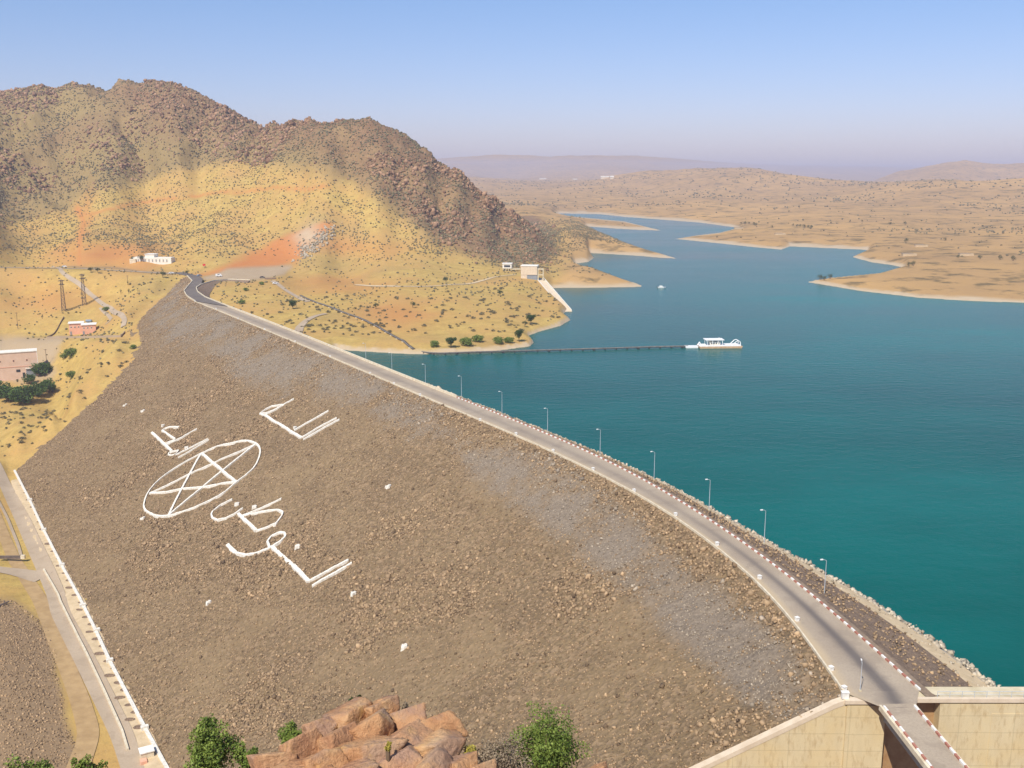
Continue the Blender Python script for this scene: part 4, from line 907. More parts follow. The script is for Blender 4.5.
# ------------------------------------------------------------------ scrub on the hills: the nearest ones one by one, the rest as ground cover
NSC = 260000
pu = rng.uniform(-30, 700, NSC); lr = rng.uniform(math.log(560), math.log(1750), NSC); r_ = np.exp(lr); aa = np.arctan2((pu-512)/979, 1); xs, ys = r_*np.sin(aa), r_*np.cos(aa)
zs_ = hz(xs, ys); ppx, ppy = proj(np.stack([xs, ys, zs_], -1))
rk_ = grid_sample(rock, xs, ys); rd_ = grid_sample(np.clip(red*1.3, 0, 1), xs, ys); gp_ = grid_sample(greyp, xs, ys); sd_ = grid_sample(sd, xs, ys); fd_ = grid_sample(fdist, xs, ys)
hill = sstep(262, 245, ppy+8*fbm(xs/60, ys/60, 2, 5))                                # sparse on the flats, thick on the slopes
dens = np.clip(.032+.20*hill*(1-rk_)+.26*rk_, 0, 1)*(1-.85*np.clip(rd_, 0, 1))*(1-gp_)*np.where(sd_ > 4, 1, 0)*np.where(fd_ < -4, 1, 0)
dens *= .12+1.9*(vn(xs/38, ys/38, 44)*.6+vn(xs/14, ys/14, 46)*.4)**1.4
dens *= (r_/900)**1.0                                                            # even per ground area (log-radius sampling)
k = rng.uniform(size=NSC) < dens*.95
xs, ys, zs_, rk_, r_ = xs[k], ys[k], zs_[k], rk_[k], r_[k]
ssz = (.9+1.5*rng.beta(1.4, 3.2, len(xs)))*(1+.25*rk_)
# real shrubs: a clump of two or three lobes of twigs
def scrub_mesh(name, seedv, lobes=7, per=26):
    r2 = np.random.default_rng(seedv); C_ = np.c_[r2.uniform(-.6, .6, (lobes, 2)), r2.uniform(.15, .62, lobes)]
    V_, F_, ti = leaf_cloud(C_, r2.uniform(.3, .5, lobes), per, .26, .8, r2); o = np_mesh(name, V_, F_, M['scrub']); attr(o, 'tint', ti); return o
vis = (ys > 0); order = np.argsort(r_-120*ssz)[:290]; sel = np.zeros(len(xs), bool); sel[order] = True
protos = [scrub_mesh('scrub_bush', 100+i) for i in range(5)]
for n_, i in enumerate(order):
    o = protos[n_] if n_ < 5 else protos[n_ % 5].copy()
    if n_ >= 5: COL.objects.link(o)
    o.location = (xs[i], ys[i], zs_[i]-.05); o.rotation_euler = (0, 0, random.uniform(0, 6.28)); o.scale = (ssz[i]*1.05, ssz[i]*1.05, ssz[i]*.95)
    tag(o, 'low olive brown scrub bush dotting the dry ochre ground', 'bush', 'scrub bushes on the dry slopes')
def scrub_cover(name, x, y, z, s, mat, seedv):
    r2 = np.random.default_rng(seedv); n = len(x); v = ICO[None]*r2.uniform(.55, 1.15, (n, 12, 1))*(s*.62)[:, None, None]*np.array([1, 1, .8]); a = r2.uniform(0, 6.28, n)
    vx = v[..., 0]*np.cos(a)[:, None]-v[..., 1]*np.sin(a)[:, None]; vy = v[..., 0]*np.sin(a)[:, None]+v[..., 1]*np.cos(a)[:, None]
    Vv = np.stack([vx+x[:, None], vy+y[:, None], v[..., 2]+(z+.3*s)[:, None]], -1).reshape(-1, 3)
    o = np_mesh(name, Vv, (IF[None]+(np.arange(n)*12)[:, None, None]).reshape(-1, 3), mat); attr(o, 'tint', np.repeat(r2.uniform(0, 1, n), 12)); return tag(o, kind='stuff')
scrub_cover('scrub', xs[~sel], ys[~sel], zs_[~sel], ssz[~sel], M['scrub'], 5)
# loose rocks standing out of the mountain
NB = 60000
pu = rng.uniform(-30, 620, NB); r_ = np.exp(rng.uniform(math.log(850), math.log(1750), NB)); aa = np.arctan2((pu-512)/979, 1); xb_, yb_ = r_*np.sin(aa), r_*np.cos(aa)
rk_ = grid_sample(rock, xb_, yb_); zb_ = hz(xb_, yb_); sd_ = grid_sample(sd, xb_, yb_)
k = (rng.uniform(size=NB) < rk_*(.12+.75*sstep(.42, .68, vn(xb_/60, yb_/60, 67))*sstep(15, 70, zb_))) & (sd_ > 5); xb_, yb_, zb_ = xb_[k], yb_[k], zb_[k]
cr_ = sstep(.42, .7, vn(xb_/60, yb_/60, 67)); sz = 1.2+(3.0+4.0*cr_)*rng.beta(1.2, 4.4, len(xb_)); M['stone_rust'] = tinted('rusty_stones', (.14, .075, .042), (.42, .255, .15), .97)
stones('mountain_rocks', np.c_[xb_, yb_, zb_+.15*sz], sz, M['stone_rust'], rng.uniform(0, 1, len(sz)))
# pale boulders on the cut bank
NB = 260; c_ = ground(318, 240); an = rng.uniform(0, 6.28, NB); rd = np.sqrt(rng.uniform(0, 1, NB)); 
pb = np.array([ground(300+34*t_+rng.normal(0, 5), 256-28*t_+rng.normal(0, 3)) for t_ in rng.uniform(0, 1, NB)])
stones('pale_boulders', pb+[0, 0, .4], rng.uniform(1, 2.6, NB), M['stone_pale'], rng.uniform(.0, .6, NB))
# far scrub and trees on the plains and hills (too small and too many to count)
NF = 60000
pu = rng.uniform(380, 1060, NF); r_ = np.exp(rng.uniform(math.log(1150), math.log(6500), NF)); aa = np.arctan2((pu-512)/979, 1); xf, yf = r_*np.sin(aa), r_*np.cos(aa)
zf_ = hz(xf, yf); sd_ = grid_sample(sd, xf, yf); rk_ = grid_sample(rock, xf, yf)
k = (sd_ > 2.2) & (rk_ < .5) & (rng.uniform(size=NF) < (.07+.75*sstep(.6, .8, vn(xf/150, yf/150, 88))+.15*sstep(30, 80, zf_))*.2)
scrub_cover('far_scrub', xf[k], yf[k], zf_[k], rng.uniform(2.0, 4.5, k.sum())*np.clip(r_[k]/2200, .7, 1.5), M['scrub'], 8)

# ------------------------------------------------------------------ trees
T_green = tree_proto('round_tree', 8, 4.4, M['leaf_dark'], 'green tree')
T_small = tree_proto('small_tree', 5, 2.5, M['leaf_olive'], 'small tree', per=50, clumps=18)
T_thin = tree_proto('young_tree', 6, 1.5, M['leaf_olive'], 'thin young tree', per=36, clumps=12, trunk=.3)
T_shrub = tree_proto('green_shrub', 3.2, 3.2, M['leaf_green'], 'green shrub', 'shrub', per=60, clumps=20, trunk=.12)
def pl(proto, px, py, s, label, group=None): return place(proto, ground(px, py)-np.array([0, 0, .2]), s, None, label, group)
T_grove = tree_proto('grove_tree', 8, 5.2, M['leaf_grove'], 'grove tree', per=80, clumps=34, trunk=.08)
pl(T_green, 293, 309, .82, 'round dark green tree alone on the ochre flat inside the road bend')
pl(T_shrub, 246, 291, .85, 'small green shrub nearest the parapet of the far bend'); pl(T_shrub, 242, 304, .95, 'small green shrub halfway between the far bend and the lone round tree'); pl(T_shrub, 262, 285, .9, 'dark shrub at the end of the bend parapet')
pl(T_shrub, 434, 347, 1.1, 'green shrub on the shore, leftmost of the shore plants'); pl(T_green, 451, 348, .8, 'dark bushy tree standing on the shore behind the floating pipe'); pl(T_shrub, 467, 346, 1.5, 'spreading green shrub on the shore between two dark trees')
pl(T_shrub, 478, 342, 1.25, 'bright green shrub set back from the shore'); pl(T_shrub, 499, 344, 1.3, 'low wide green shrub near the point of the tongue'); pl(T_shrub, 509, 343, 1.1, 'low green shrub beside the dark tree at the point')
pl(T_green, 519, 342, (.62, .62, .95), 'tall dark tree at the point of the tongue of land'); pl(T_green, 531, 324, .8, 'round green tree above the beach, right of the tall dark tree'); pl(T_small, 525, 327, .8, 'small olive tree beside the round tree above the beach')
pl(T_small, 376, 309, .9, 'small olive tree upslope of the pipeline'); pl(T_small, 413, 308, .9, 'small olive tree in the middle of the ochre tongue'); pl(T_small, 446, 283, 1.05, 'grey green tree beside the track to the intake'); pl(T_small, 500, 296, .9, 'small tree low on the rise below the intake')
for (px, py, s), lb in zip([(-4, 398, 1.1), (8, 402, 1.15), (20, 405, 1.2), (31, 402, 1.1), (40, 397, 1.0), (49, 393, .95), (30, 384, .7)], ['leftmost tree of the dark grove below the pink hall', 'second tree from the left in the grove below the pink hall', 'tallest front tree of the grove below the pink hall', 'front tree of the grove, right of the tallest', 'fifth tree of the grove below the pink hall', 'rightmost tree of the grove below the pink hall', 'small tree against the doorway of the pink hall']):
    pl(T_grove, px, py, s*1.32, lb)
pl(T_grove, 40, 376, 1.25, 'dark tree beside the right end of the pink hall'); pl(T_grove, 47, 373, .95, 'smaller tree behind the dark tree right of the pink hall')
pl(T_shrub, 72, 357, 1.9, 'wide bright green shrub on the slope right of the pink hall'); pl(T_shrub, 65, 358, 1.2, 'grey green shrub beside the wide bright shrub'); pl(T_shrub, 133, 349, .9, 'small green shrub close to the dam edge'); pl(T_shrub, 72, 378, 1.5, 'dull shrub below the wide bright one')
pl(T_small, 133, 262, 1.1, 'rounded tree at the left corner of the white compound'); pl(T_small, 141, 262, 1.35, 'larger rounded tree against the white compound front'); pl(T_small, 163, 278, 1.2, 'tree beside the road where it reaches the dam')
pl(T_small, 91, 273, 1.1, 'dark bushy tree left of two by the upper road'); pl(T_small, 98, 273, 1.0, 'dark bushy tree right of two by the upper road'); pl(T_thin, 105, 280, .8, 'thin dark tree below the upper road'); pl(T_thin, 121, 294, .8, 'left one of two thin trees on the flat'); pl(T_thin, 129, 294, .9, 'right one of two thin trees on the flat'); pl(T_thin, 128, 285, .7, 'thin tree behind the two on the flat')
pl(T_shrub, 106, 311, 1.1, 'grey green shrub beside the dirt track bend'); pl(T_small, 187.5, 275, .9, 'slim dark tree by the far road bend')
FT = tree_proto('far_tree', 9, 5, M['leaf_olive'], 'far tree', per=24, clumps=18, trunk=.1)
k_ = 0
for px, py in [(741, 224), (745, 224.5), (749, 224), (754, 225.5), (756, 226), (793, 226), (797, 227), (800, 227), (804, 228), (808, 228), (811, 229), (772, 228), (909, 266.5), (913, 266), (820, 280), (824, 280.5), (830, 279), (958, 258), (980, 259), (1000, 260), (1013, 261), (906, 243), (945, 241), (862, 222), (890, 225), (905, 225), (578, 193.5), (612, 192), (620, 191), (560, 195)]:
    pl(FT, px, py, random.uniform(.45, .8), 'small dark tree standing far off on the plain across the lake', 'far trees across the lake')

# ------------------------------------------------------------------ buildings
def gable_box(e, name, x0, x1, y0, y1, z0, z1, mat): return MB().box(x0, x1, y0, y1, z0, z1).build(name, mat, e)
def ground_scale(p): return np.linalg.norm(p-CAM)/FPX                       # metres per pixel at p
# pink hall
p = ground(20, 379); sc_ = ground_scale(p); Wd, Hh = 60*sc_, 24*sc_; e = empty('pink_hall', p, R(25)); tag(e, 'large pale pink hall with a flat roof and tall grey roller door', 'building')
xr = 15.5*sc_; xl = xr-Wd
gable_box(e, 'wall', xl, xr, 0, 11, -3, Hh, M['pink']); gable_box(e, 'cornice', xl-.3, xr+.3, -.35, 11.3, Hh, Hh+.5, M['offwhite']); gable_box(e, 'string_course', xl-.1, xr+.1, -.2, -.01, Hh*.46, Hh*.46+.35, M['salmon'])
for k_ in range(5):
    x = xr-7-k_*8.2; w_ = gable_box(e, 'window', x, x+1.2, -.06, .2, Hh*.66, Hh*.66+1.3, M['salmon']); MB().box(x+.2, x+1.0, -.1, .05, Hh*.66+.2, Hh*.66+1.1).build('pane', M['glass'], w_)
d_ = gable_box(e, 'roller_door', xr-7.5, xr-1.4, -.1, .2, -.2, Hh*.36, M['grey_door']); MB().box(xr-7.8, xr-1.1, -.9, -.11, Hh*.36, Hh*.36+.5).build('canopy', M['offwhite'], d_)
gable_box(e, 'window', xr-13.5, xr-11, -.08, .2, Hh*.26, Hh*.26+1.8, M['dark']); gable_box(e, 'doorway', xr-9.8, xr-8.4, -.08, .2, -.2, 4.2, M['dark']); gable_box(e, 'downpipe', xr+.01, xr+.25, -.2, .05, 0, Hh, M['white_metal'])
# two salmon guard houses
p = ground(77, 335); sc_ = ground_scale(p)
def hut(px, py, wpx, hpx, dep, label):
    p = ground(px, py); s = ground_scale(p); e = empty('guard_house', p, R(20)); tag(e, label, 'building'); w_, h_ = wpx*s/2, hpx*s
    gable_box(e, 'wall', -w_, w_, 0, dep, -2, h_, M['salmon']); gable_box(e, 'roof', -w_-.5, w_+.5, -.6, dep+.5, h_, h_+.55, M['white_paint'])
    n = int(w_*2/2.6)
    for k in range(n):
        x = -w_+1.0+k*2.6; f = MB().box(x, x+1.2, -.08, .12, h_*.62, h_*.62+1.1).build('window', M['offwhite'], e); MB().box(x+.15, x+1.05, -.12, .05, h_*.62+.15, h_*.62+.95).build('pane', M['glass'], f)
    gable_box(e, 'door', -w_+.6, -w_+1.8, -.09, .12, 0, 2.4, M['grey_door']); return e
hut(76.8, 334.5, 12.2, 10, 9, 'salmon pink flat roofed house, taller left one of the joined pair'); hut(89.3, 334.2, 12, 8.4, 9, 'salmon pink flat roofed house, lower right one of the joined pair')
p = ground(89, 323); e = empty('water_tank', p); tag(e, 'small purple grey water tank behind the salmon houses', 'tank'); MB().bar((-2.2, 0, 1.5), (2.2, 0, 1.5), 1.1, 1.1, 12).build('tank_body', M['car_blue'], e); MB().box(-1.6, -1.2, -.8, .8, -.3, .9).box(1.2, 1.6, -.8, .8, -.3, .9).build('cradle', M['concrete'], e)
# compound wall in front of them
def gwall(name, pts, h, th, mat, label, cat='wall', follow=True):
    P3_ = resample(np.array([ground(*p) for p in pts]), 2.5); P = P3_[:, :2]; z = hz(P[:, 0], P[:, 1]) if follow else P3_[:, 2]; o = wall_along(P, th, z-2.0, z+h, name, mat); tag(o, label, cat); return o
gwall('compound_wall', [(47, 338.5), (121, 337.4)], 1.5, .4, M['track'], 'low earth coloured boundary wall below the salmon houses')
gwall('compound_wall', [(47, 338), (62, 321), (64, 318)], 1.2, .35, M['rubble'], 'low dark boundary wall climbing left of the salmon houses'); gwall('compound_wall', [(121, 337.2), (125, 333)], 1.6, .4, M['track'], 'short return wall at the right end of the boundary')
# white compound at the head of the dam
p = ground(152, 263); s = ground_scale(p); e = empty('white_compound', p, R(-7)); tag(e, 'long low white building with many bays below the mountain', 'building')
gable_box(e, 'wall', -19*s, 19*s, 0, 8, -3, 5.0, M['offwhite']); gable_box(e, 'upper_block', -7*s, 2*s, 1, 9, 5.0, 7.6, M['offwhite']); gable_box(e, 'roof', -7.4*s, 2.4*s, .6, 9.4, 7.6, 8.0, M['white_paint']); gable_box(e, 'annexe', -21*s, -15*s, -2, -.01, -3, 3.6, M['cream'])
for k_ in range(9):
    x = -14*s+k_*3.5*s; f = MB().box(x, x+1.5*s, -.1, .2, .8, 3.6).build('window', M['cream'], e); MB().box(x+.3, x+1.5*s-.3, -.15, .1, 1.1, 3.3).build('pane', M['grey_door'], f)
# intake tower on the shoulder above the lake
p = ground(529, 279); s = ground_scale(p); e = empty('intake_house', p, R(-8)); tag(e, 'pale concrete intake house above the ramp to the lake', 'building')
gable_box(e, 'upper_wall', -8.2*s, 8*s, 0, 11, 3.2, 12.5*s, M['cap']); gable_box(e, 'roof', -8.6*s, 8.4*s, -.3, 11.3, 12.5*s, 12.5*s+.5, M['offwhite']); gable_box(e, 'base', -2.0*s, 8*s, .4, 10.5, -4, 3.19, M['grey_door']); gable_box(e, 'plinth', -8.2*s, -2.03*s, .2, 10.5, -4, 3.19, M['cap'])
mb = MB()
for x in (9*s, 14*s): mb.box(x-.4, x+.4, .5, 1.3, -4, 10.5*s)
mb.box(9*s+.41, 14*s-.41, .5, 1.3, 10.5*s-.9, 10.5*s).box(9*s+.41, 14*s-.41, .5, 1.3, 3, 3.7); mb.build('gantry', M['concrete'], e)
p = ground(507, 271); s = ground_scale(p); e = empty('hoist_house', p, R(-8)); tag(e, 'small pale house with open posts left of the intake house', 'building')
gable_box(e, 'wall', -4.5*s, 4.5*s, 0, 6, 2.2, 7*s, M['offwhite']); gable_box(e, 'roof', -5*s, 5*s, -.4, 6.4, 7*s, 7*s+.5, M['white_paint']); gable_box(e, 'window', -3*s, 3.2*s, -.08, .1, 3.2, 5.0, M['glass'])
mb = MB()
for x in (-4*s, -1.2*s, 1.5*s, 4*s): mb.box(x-.3, x+.3, .2, .8, -3, 2.19)
mb.build('posts', M['concrete'], e); gable_box(e, 'bridge_deck', 5.05*s, 14*s, .5, 4, 1.2, 1.9, M['concrete'])
# ramp
ra = ground(539.5, 279); rb = at_z(566, 310.5, .1); dv = rb-ra; L = np.linalg.norm(dv[:2]); e = empty('slipway', ra, math.atan2(dv[1], dv[0])); tag(e, 'pale concrete slipway running from the intake house down into the lake', 'slipway')
w_ = 3.2; dz = dv[2]
MB().prism_y([(0, .6), (L+6, dz*(L+6)/L+.6), (L+6, dz-8), (0, -6)], -w_, w_).build('slab', M['cap'], e)
MB().prism_y([(0, 1.6), (L+5, dz*(L+5)/L+1.6), (L+5, dz*(L+5)/L+.62), (0, .62)], w_-.5, w_-.05).build('side_wall', M['offwhite'], e); MB().prism_y([(0, 1.6), (L+5, dz*(L+5)/L+1.6), (L+5, dz*(L+5)/L+.62), (0, .62)], -w_+.05, -w_+.5).build('side_wall', M['offwhite'], e)
# far white farm buildings on the plain
fb = None
for px, py, w_, h_, lb in [(543, 179.5, 50, 9, 'left long white farm shed far off on the hazy plain'), (575, 180, 30, 8, 'middle grey white shed far off on the hazy plain'), (605, 178.5, 40, 11, 'right white farm building far off on the hazy plain'), (612, 179, 16, 14, 'white silo like block beside the right far farm building')]:
    p = ground(px, py, 400, 20000); s = ground_scale(p); e = empty('farm_building', p); tag(e, lb, 'building'); gable_box(e, 'wall', -w_/2, w_/2, 0, 18, -4, h_*.7, M['cream']); MB().prism_x([(-1, h_*.7), (19, h_*.7), (9, h_)], -w_/2-1, w_/2+1).build('roof', M['offwhite'], e)
for px, py, lb in [(738, 229, 'pale farm house beside the dark trees on the lake shore'), (779, 235, 'pale farmstead left of the shore trees across the lake'), (965, 256, 'left pale ruin among the fields across the lake'), (908, 256, 'pale field house above the right hand bay'), (920, 247, 'long pale wall of a farm in the far fields')]:
    p = ground(px, py); e = empty('farm_house', p); tag(e, lb, 'building'); gable_box(e, 'wall', -9, 9, 0, 8, -2, 3, M['sand']); gable_box(e, 'roof', -9.4, 9.4, -.4, 8.4, 3, 3.4, M['track']); gable_box(e, 'annexe', 9.45, 16, 1, 7, -2, 2.8, M['sand']); e.scale = (.6, .6, .8)

# ------------------------------------------------------------------ pylons, poles, tracks
def pylon(px, py, hpx, label):
    p = ground(px, py); s = ground_scale(p); h = hpx*s; e = empty('lattice_tower', p, R(20)); tag(e, label, 'pylon')
    b0, b1 = 1.5, .75; L4 = [(-1, -1), (1, -1), (1, 1), (-1, 1)]; q = lambda k, f: (L4[k][0]*(b0+(b1-b0)*f), L4[k][1]*(b0+(b1-b0)*f), h*f)
    for k in range(4): MB().bar(q(k, -.05), q(k, 1), .2, .15, 4).build('leg', M['rust_steel'], e)
    mb = MB(); n = 8
    for i in range(n):
        for k in range(4):
            f0, f1 = i/n, (i+1)/n; mb.bar(q(k, f0), q((k+1) % 4, f1), .09, .09, 4).bar(q((k+1) % 4, f0), q(k, f1), .09, .09, 4).bar(q(k, f1), q((k+1) % 4, f1), .08, .08, 4)
    mb.build('bracing', M['rust_steel'], e)
    mb = MB()
    for z, w_ in ((h*.98, 2.4), (h*.86, 2.2)): mb.bar((-w_, 0, z), (w_, 0, z), .22, .22, 4).bar((-w_, 0, z), (0, 0, z+.9), .12, .12, 4).bar((w_, 0, z), (0, 0, z+.9), .12, .12, 4)
    mb.build('cross_arm', M['rust_steel'], e)
pylon(64, 311, 28, 'dark lattice tower on the flat, left and nearer of the two'); pylon(84.5, 305, 28, 'dark lattice tower on the flat, right of the two beside the dirt track')
def pole(px, py, h, label, name='utility_pole'):
    p = ground(px, py); e = empty(name, p); tag(e, label, 'pole'); MB().bar((0, 0, -.3), (0, 0, h), .2, .13, 7).build('shaft', M['trunk'], e); MB().box(-1.1, 1.1, -.1, .1, h-.7, h-.45).build('crossbar', M['trunk'], e)
pole(18, 329, 13, 'thin utility pole on the flat above the pink hall'); pole(47, 366, 12, 'thin utility pole right of the pink hall'); pole(128, 285, 8, 'short utility pole below the white compound')
drape('dirt_track', [(52, 267), (62, 273), (80, 285), (95, 298), (110, 308), (121, 315), (125, 320), (123, 327)], [3.4, 3.8, 3.8, 3.6], M['track'], .4)
drape('dirt_track', [(100, 308), (108, 315), (112, 320), (106, 324)], [2.2, 2.2], M['track'], .3)
drape('valley_road', None, [5, 5, 5], M['track'], .3, world=VR[:-1, :2])
drape('dirt_track', [(297, 336), (300, 327), (306, 321), (316, 316), (326, 314)], [5, 5, 3.5], M['track'], .35)
drape('dirt_track', [(272, 281), (285, 290), (297, 297), (308, 302)], [4, 4], M['track'], .3)
drape('dirt_track', [(355, 285), (400, 287), (440, 286), (470, 284), (495, 277), (516, 275)], [4, 4], M['sand'], .3)
# ------------------------------------------------------------------ cars by the far bend
def car(px, py, mat, rz, label, van=False):
    p = ground(px, py); e = empty('parked_van' if van else 'parked_car', p+np.array([0, 0, .3]), rz); tag(e, label, 'van' if van else 'car')
    prof = [(-2.2, .35), (2.2, .35), (2.25, .8), (1.3, .95), (.7, 1.45), (-1.2, 1.48), (-2.0, 1.0), (-2.25, .9)] if not van else [(-2.6, .35), (2.5, .35), (2.55, 1.0), (2.1, 1.2), (1.6, 2.1), (-2.6, 2.15)]
    MB().prism_y(prof, -.85, .85).build('body', mat, e); t_ = 1.42 if not van else 1.95; 
    MB().box(-1.1, .6, -.87, .87, 1.0 if not van else 1.35, t_-.06).build('windows', M['glass'], e)
    for x in (-1.4, 1.4):
        for y in (-.8, .8): MB().bar((x, y-.12, .34), (x, y+.12, .34), .34, .34, 10).build('wheel', M['dark_rubber'], e)
car(219, 276.8, M['car_white'], .2, 'white van parked by the far bend of the crest road', True); car(275.5, 284.5, M['car_white'], .4, 'white car parked on the ochre flat near the end of the parapet'); car(262.5, 278.3, M['car_dark'], .2, 'dark car parked at the edge of the grey yard')
car(64.5, 267.5, M['car_white'], 0, 'white car driving on the upper valley road'); car(199.5, 276.5, M['car_blue'], .9, 'blue grey car at the far road bend'); car(171.5, 274, M['car_white'], .2, 'white car at the corner where the valley road meets the dam')
gwall('boundary_wall', [(265, 279.5), (276, 279.2)], 1.4, .6, M['rubble'], 'short dark brown wall at the edge of the grey yard')
p = ground(204.3, 268.5); e = empty('sign', p); tag(e, 'small red sign board on a post above the far bend', 'sign'); MB().bar((0, 0, -.2), (0, 0, 2.2), .12).build('post', M['rust_steel'], e); MB().box(-1.2, 1.2, -.1, .1, 2.2, 4.0).build('board', noisy('red_sign', (.55, .03, .03), (.62, .05, .04), 1, .6), e)
# ------------------------------------------------------------------ pipeline over land and floating out to the dredger
M['pontoon'] = noisy('dark_pontoon', (.03, .03, .035), (.06, .055, .055), 1, .6)
PLAND = [(300, 296), (318, 304), (340, 312), (360, 319), (378, 328), (395, 338), (408, 347), (413, 350)]
G3 = np.array([ground(*p)+np.array([0, 0, .7]) for p in PLAND]); G3 = resample(smooth1(resample(G3, 4), 3), 4); G3[:, 2] = np.maximum(hz(G3[:, 0], G3[:, 1])+.65, .8)
e = empty('land_pipeline', G3[0]); tag(e, 'dark pipe on trestles running down the ochre slope to the shore', 'pipeline')
mb = MB(); mb.tube([tuple(p-G3[0]) for p in G3], .45, 8); mb.build('pipe', M['pipe'], e)
mb = MB(); mb.tube([tuple(p-G3[0]+np.array([1.0, .4, -.1])) for p in G3], .22, 6); mb.build('cable', M['dark_rubber'], e)
s0 = None
for k_ in range(2, len(G3)-1, 3):
    if s0 is None: s0 = MB().box(-.9, .9, -.5, .5, -1.4, -.3).build('cradle', M['concrete'], e, False, G3[k_]-G3[0])
    else: c = s0.copy(); COL.objects.link(c); c.location = G3[k_]-G3[0]
FL = [(413, 350), (420, 352), (438, 353.6), (470, 352.2), (530, 350.6), (600, 348.6), (650, 347), (688, 346.3)]
W3 = resample(smooth1(resample(np.array([at_z(p[0], p[1], .7) for p in FL]), 3), 3), 3)
e = empty('floating_pipeline', W3[0]); tag(e, 'long grey pipe floating on dark pontoons from the shore to the dredger', 'pipeline')
mb = MB(); mb.tube([tuple(p-W3[0]+np.array([0, 0, .08])) for p in W3], .4, 8); mb.build('pipe', M['pipe'], e)
mb = MB(); mb.tube([tuple(p-W3[0]+np.array([.2, 1.0, -.15])) for p in W3], .16, 6); mb.build('walkway', M['rust_steel'], e)
p0 = None
for k_ in range(3, len(W3)-1, 2):
    if p0 is None: p0 = MB().bar((0, -1.3, -.55), (0, 1.5, -.55), .5, .5, 10).build('pontoon', M['pontoon'], e, False, W3[k_]-W3[0])
    else: c = p0.copy(); COL.objects.link(c); c.location = W3[k_]-W3[0]; c.scale = (1.4 if (k_ // 2) % 4 == 0 else .8,)*3
# dredger
p = at_z(685, 347.6, 0); s = ground_scale(p); e = empty('dredger', p, R(3)); e.scale = (1, 1, .72); tag(e, 'white dredger with a roofed deck and bow arch moored at the pipe end', 'dredger')
u_ = s; MB().prism_y([(0, .3), (1.5*u_, -.5), (12*u_, -.5), (12.5*u_, 1.2), (0, 1.3)], -2, 2).build('tender_hull', M['white_metal'], e)
MB().prism_y([(13*u_, 1.4), (13.5*u_, -.6), (54*u_, -.6), (56*u_, 1.3), (54*u_, 1.5)], -3.6, 3.6).build('hull', M['orange_paint'], e); MB().prism_y([(13.3*u_, 1.42), (54*u_, 1.52), (54*u_, 2.3), (13.3*u_, 2.0)], -3.4, 3.4).build('deck', M['white_metal'], e)
cb = MB().box(24*u_, 34*u_, -2.2, 2.2, 2.3, 4.6).build('cabin', M['offwhite'], e)
for k_ in range(4): MB().box(24.8*u_+k_*2.3*u_, 26*u_+k_*2.3*u_, -2.26, -2.1, 3.0, 4.1).build('window', M['glass'], cb)
MB().box(19*u_, 37.5*u_, -3.1, 3.1, 5.9, 6.35).build('roof', M['white_metal'], e)
for x in (21, 26.5, 32, 36.2):
    for y in (-2.8, 2.8): MB().bar((x*u_, y, 2.0), ((x-.6)*u_, y, 5.92), .2).build('roof_post', M['white_metal'], e)
MB().bar((33.5*u_, 0, 6.3), (33.5*u_, 0, 7.6), .15).build('mast', M['white_metal'], e)
mb = MB(); ar = [(46*u_, 2.2), (48*u_, 3.6), (50*u_, 5.0), (52*u_, 5.4), (53.6*u_, 4.6), (54*u_, 3.2), (54*u_, 2.0)]
for y in (-2.2, 2.2): mb.tube([(x, y, z) for x, z in ar], .26, 6)
mb.bar((52*u_, -2.2, 5.4), (52*u_, 2.2, 5.4), .22); mb.build('bow_arch', M['white_metal'], e)
mb = MB().bar((12.5*u_, 0, 1.6), (14.2*u_, 0, 4.3), .3).bar((16*u_, 0, 1.6), (14.2*u_, 0, 4.3), .25); mb.build('stern_frame', M['white_metal'], e)
# small boat
p = at_z(661.5, 288, 0); e = empty('motor_boat', p, R(5)); tag(e, 'small white motor boat alone off the tip of the spit', 'boat')
hullp = [(-3.4, -1.0), (2.0, -1.1), (3.9, 0), (2.0, 1.1), (-3.4, 1.0)]; mb = MB(); k = 5
mb.v += [(x*.85, y*.75, -.3) for x, y in hullp]+[(x, y, .9) for x, y in hullp]; mb.f += [(i, (i+1) % k, k+(i+1) % k, k+i) for i in range(k)]+[tuple(range(k))[::-1], tuple(range(k, 2*k))]
mb.build('hull', M['white_metal'], e); MB().prism_y([(-1.6, .9), (1.2, .9), (.5, 1.9), (-1.6, 2.0)], -.8, .8).build('cabin', M['white_paint'], e); MB().box(-3.7, -3.3, -.3, .3, .2, 1.3).build('outboard_motor', M['dark_rubber'], e)

# ------------------------------------------------------------------ the viewer's hillside, rock outcrop and bushes in front
def hill_h(x, y):
    r_ = np.hypot(x, y); z = np.where(r_ < 20, 89.3-.70*r_, 75.3-.785*(r_-20))
    return z+.5*fbm(x/5, y/5, 4, 301)*sstep(1, 6, r_)
na, nr_ = 220, 150; a_ = np.linspace(0, 2*math.pi, na, endpoint=False); q_ = np.exp(np.linspace(math.log(.8), math.log(190), nr_)); AA, QQ = np.meshgrid(a_, q_)
hx, hy = QQ*np.sin(AA), QQ*np.cos(AA); hzv = np.maximum(hill_h(hx, hy), -62.5); ii = np.arange(nr_*na).reshape(nr_, na); jj = np.roll(ii, -1, 1)
F = np.stack([ii[:-1], ii[1:], jj[1:], jj[:-1]], -1).reshape(-1, 4)
m, t, b = new_mat('rusty_hillside', .97, .1); f = noise_n(t, .5, 7, .65); t.links.new(ramp(t, f, [(.3, (.16, .085, .045)), (.5, (.34, .19, .10)), (.7, (.42, .28, .15))]), b.inputs['Base Color']); bump(t, b, noise_n(t, 3, 5, .7), .8, .2)
hs = np_mesh('hillside', np.stack([hx, hy, hzv], -1).reshape(-1, 3), F, m, smooth=True); tag(hs, kind='structure')
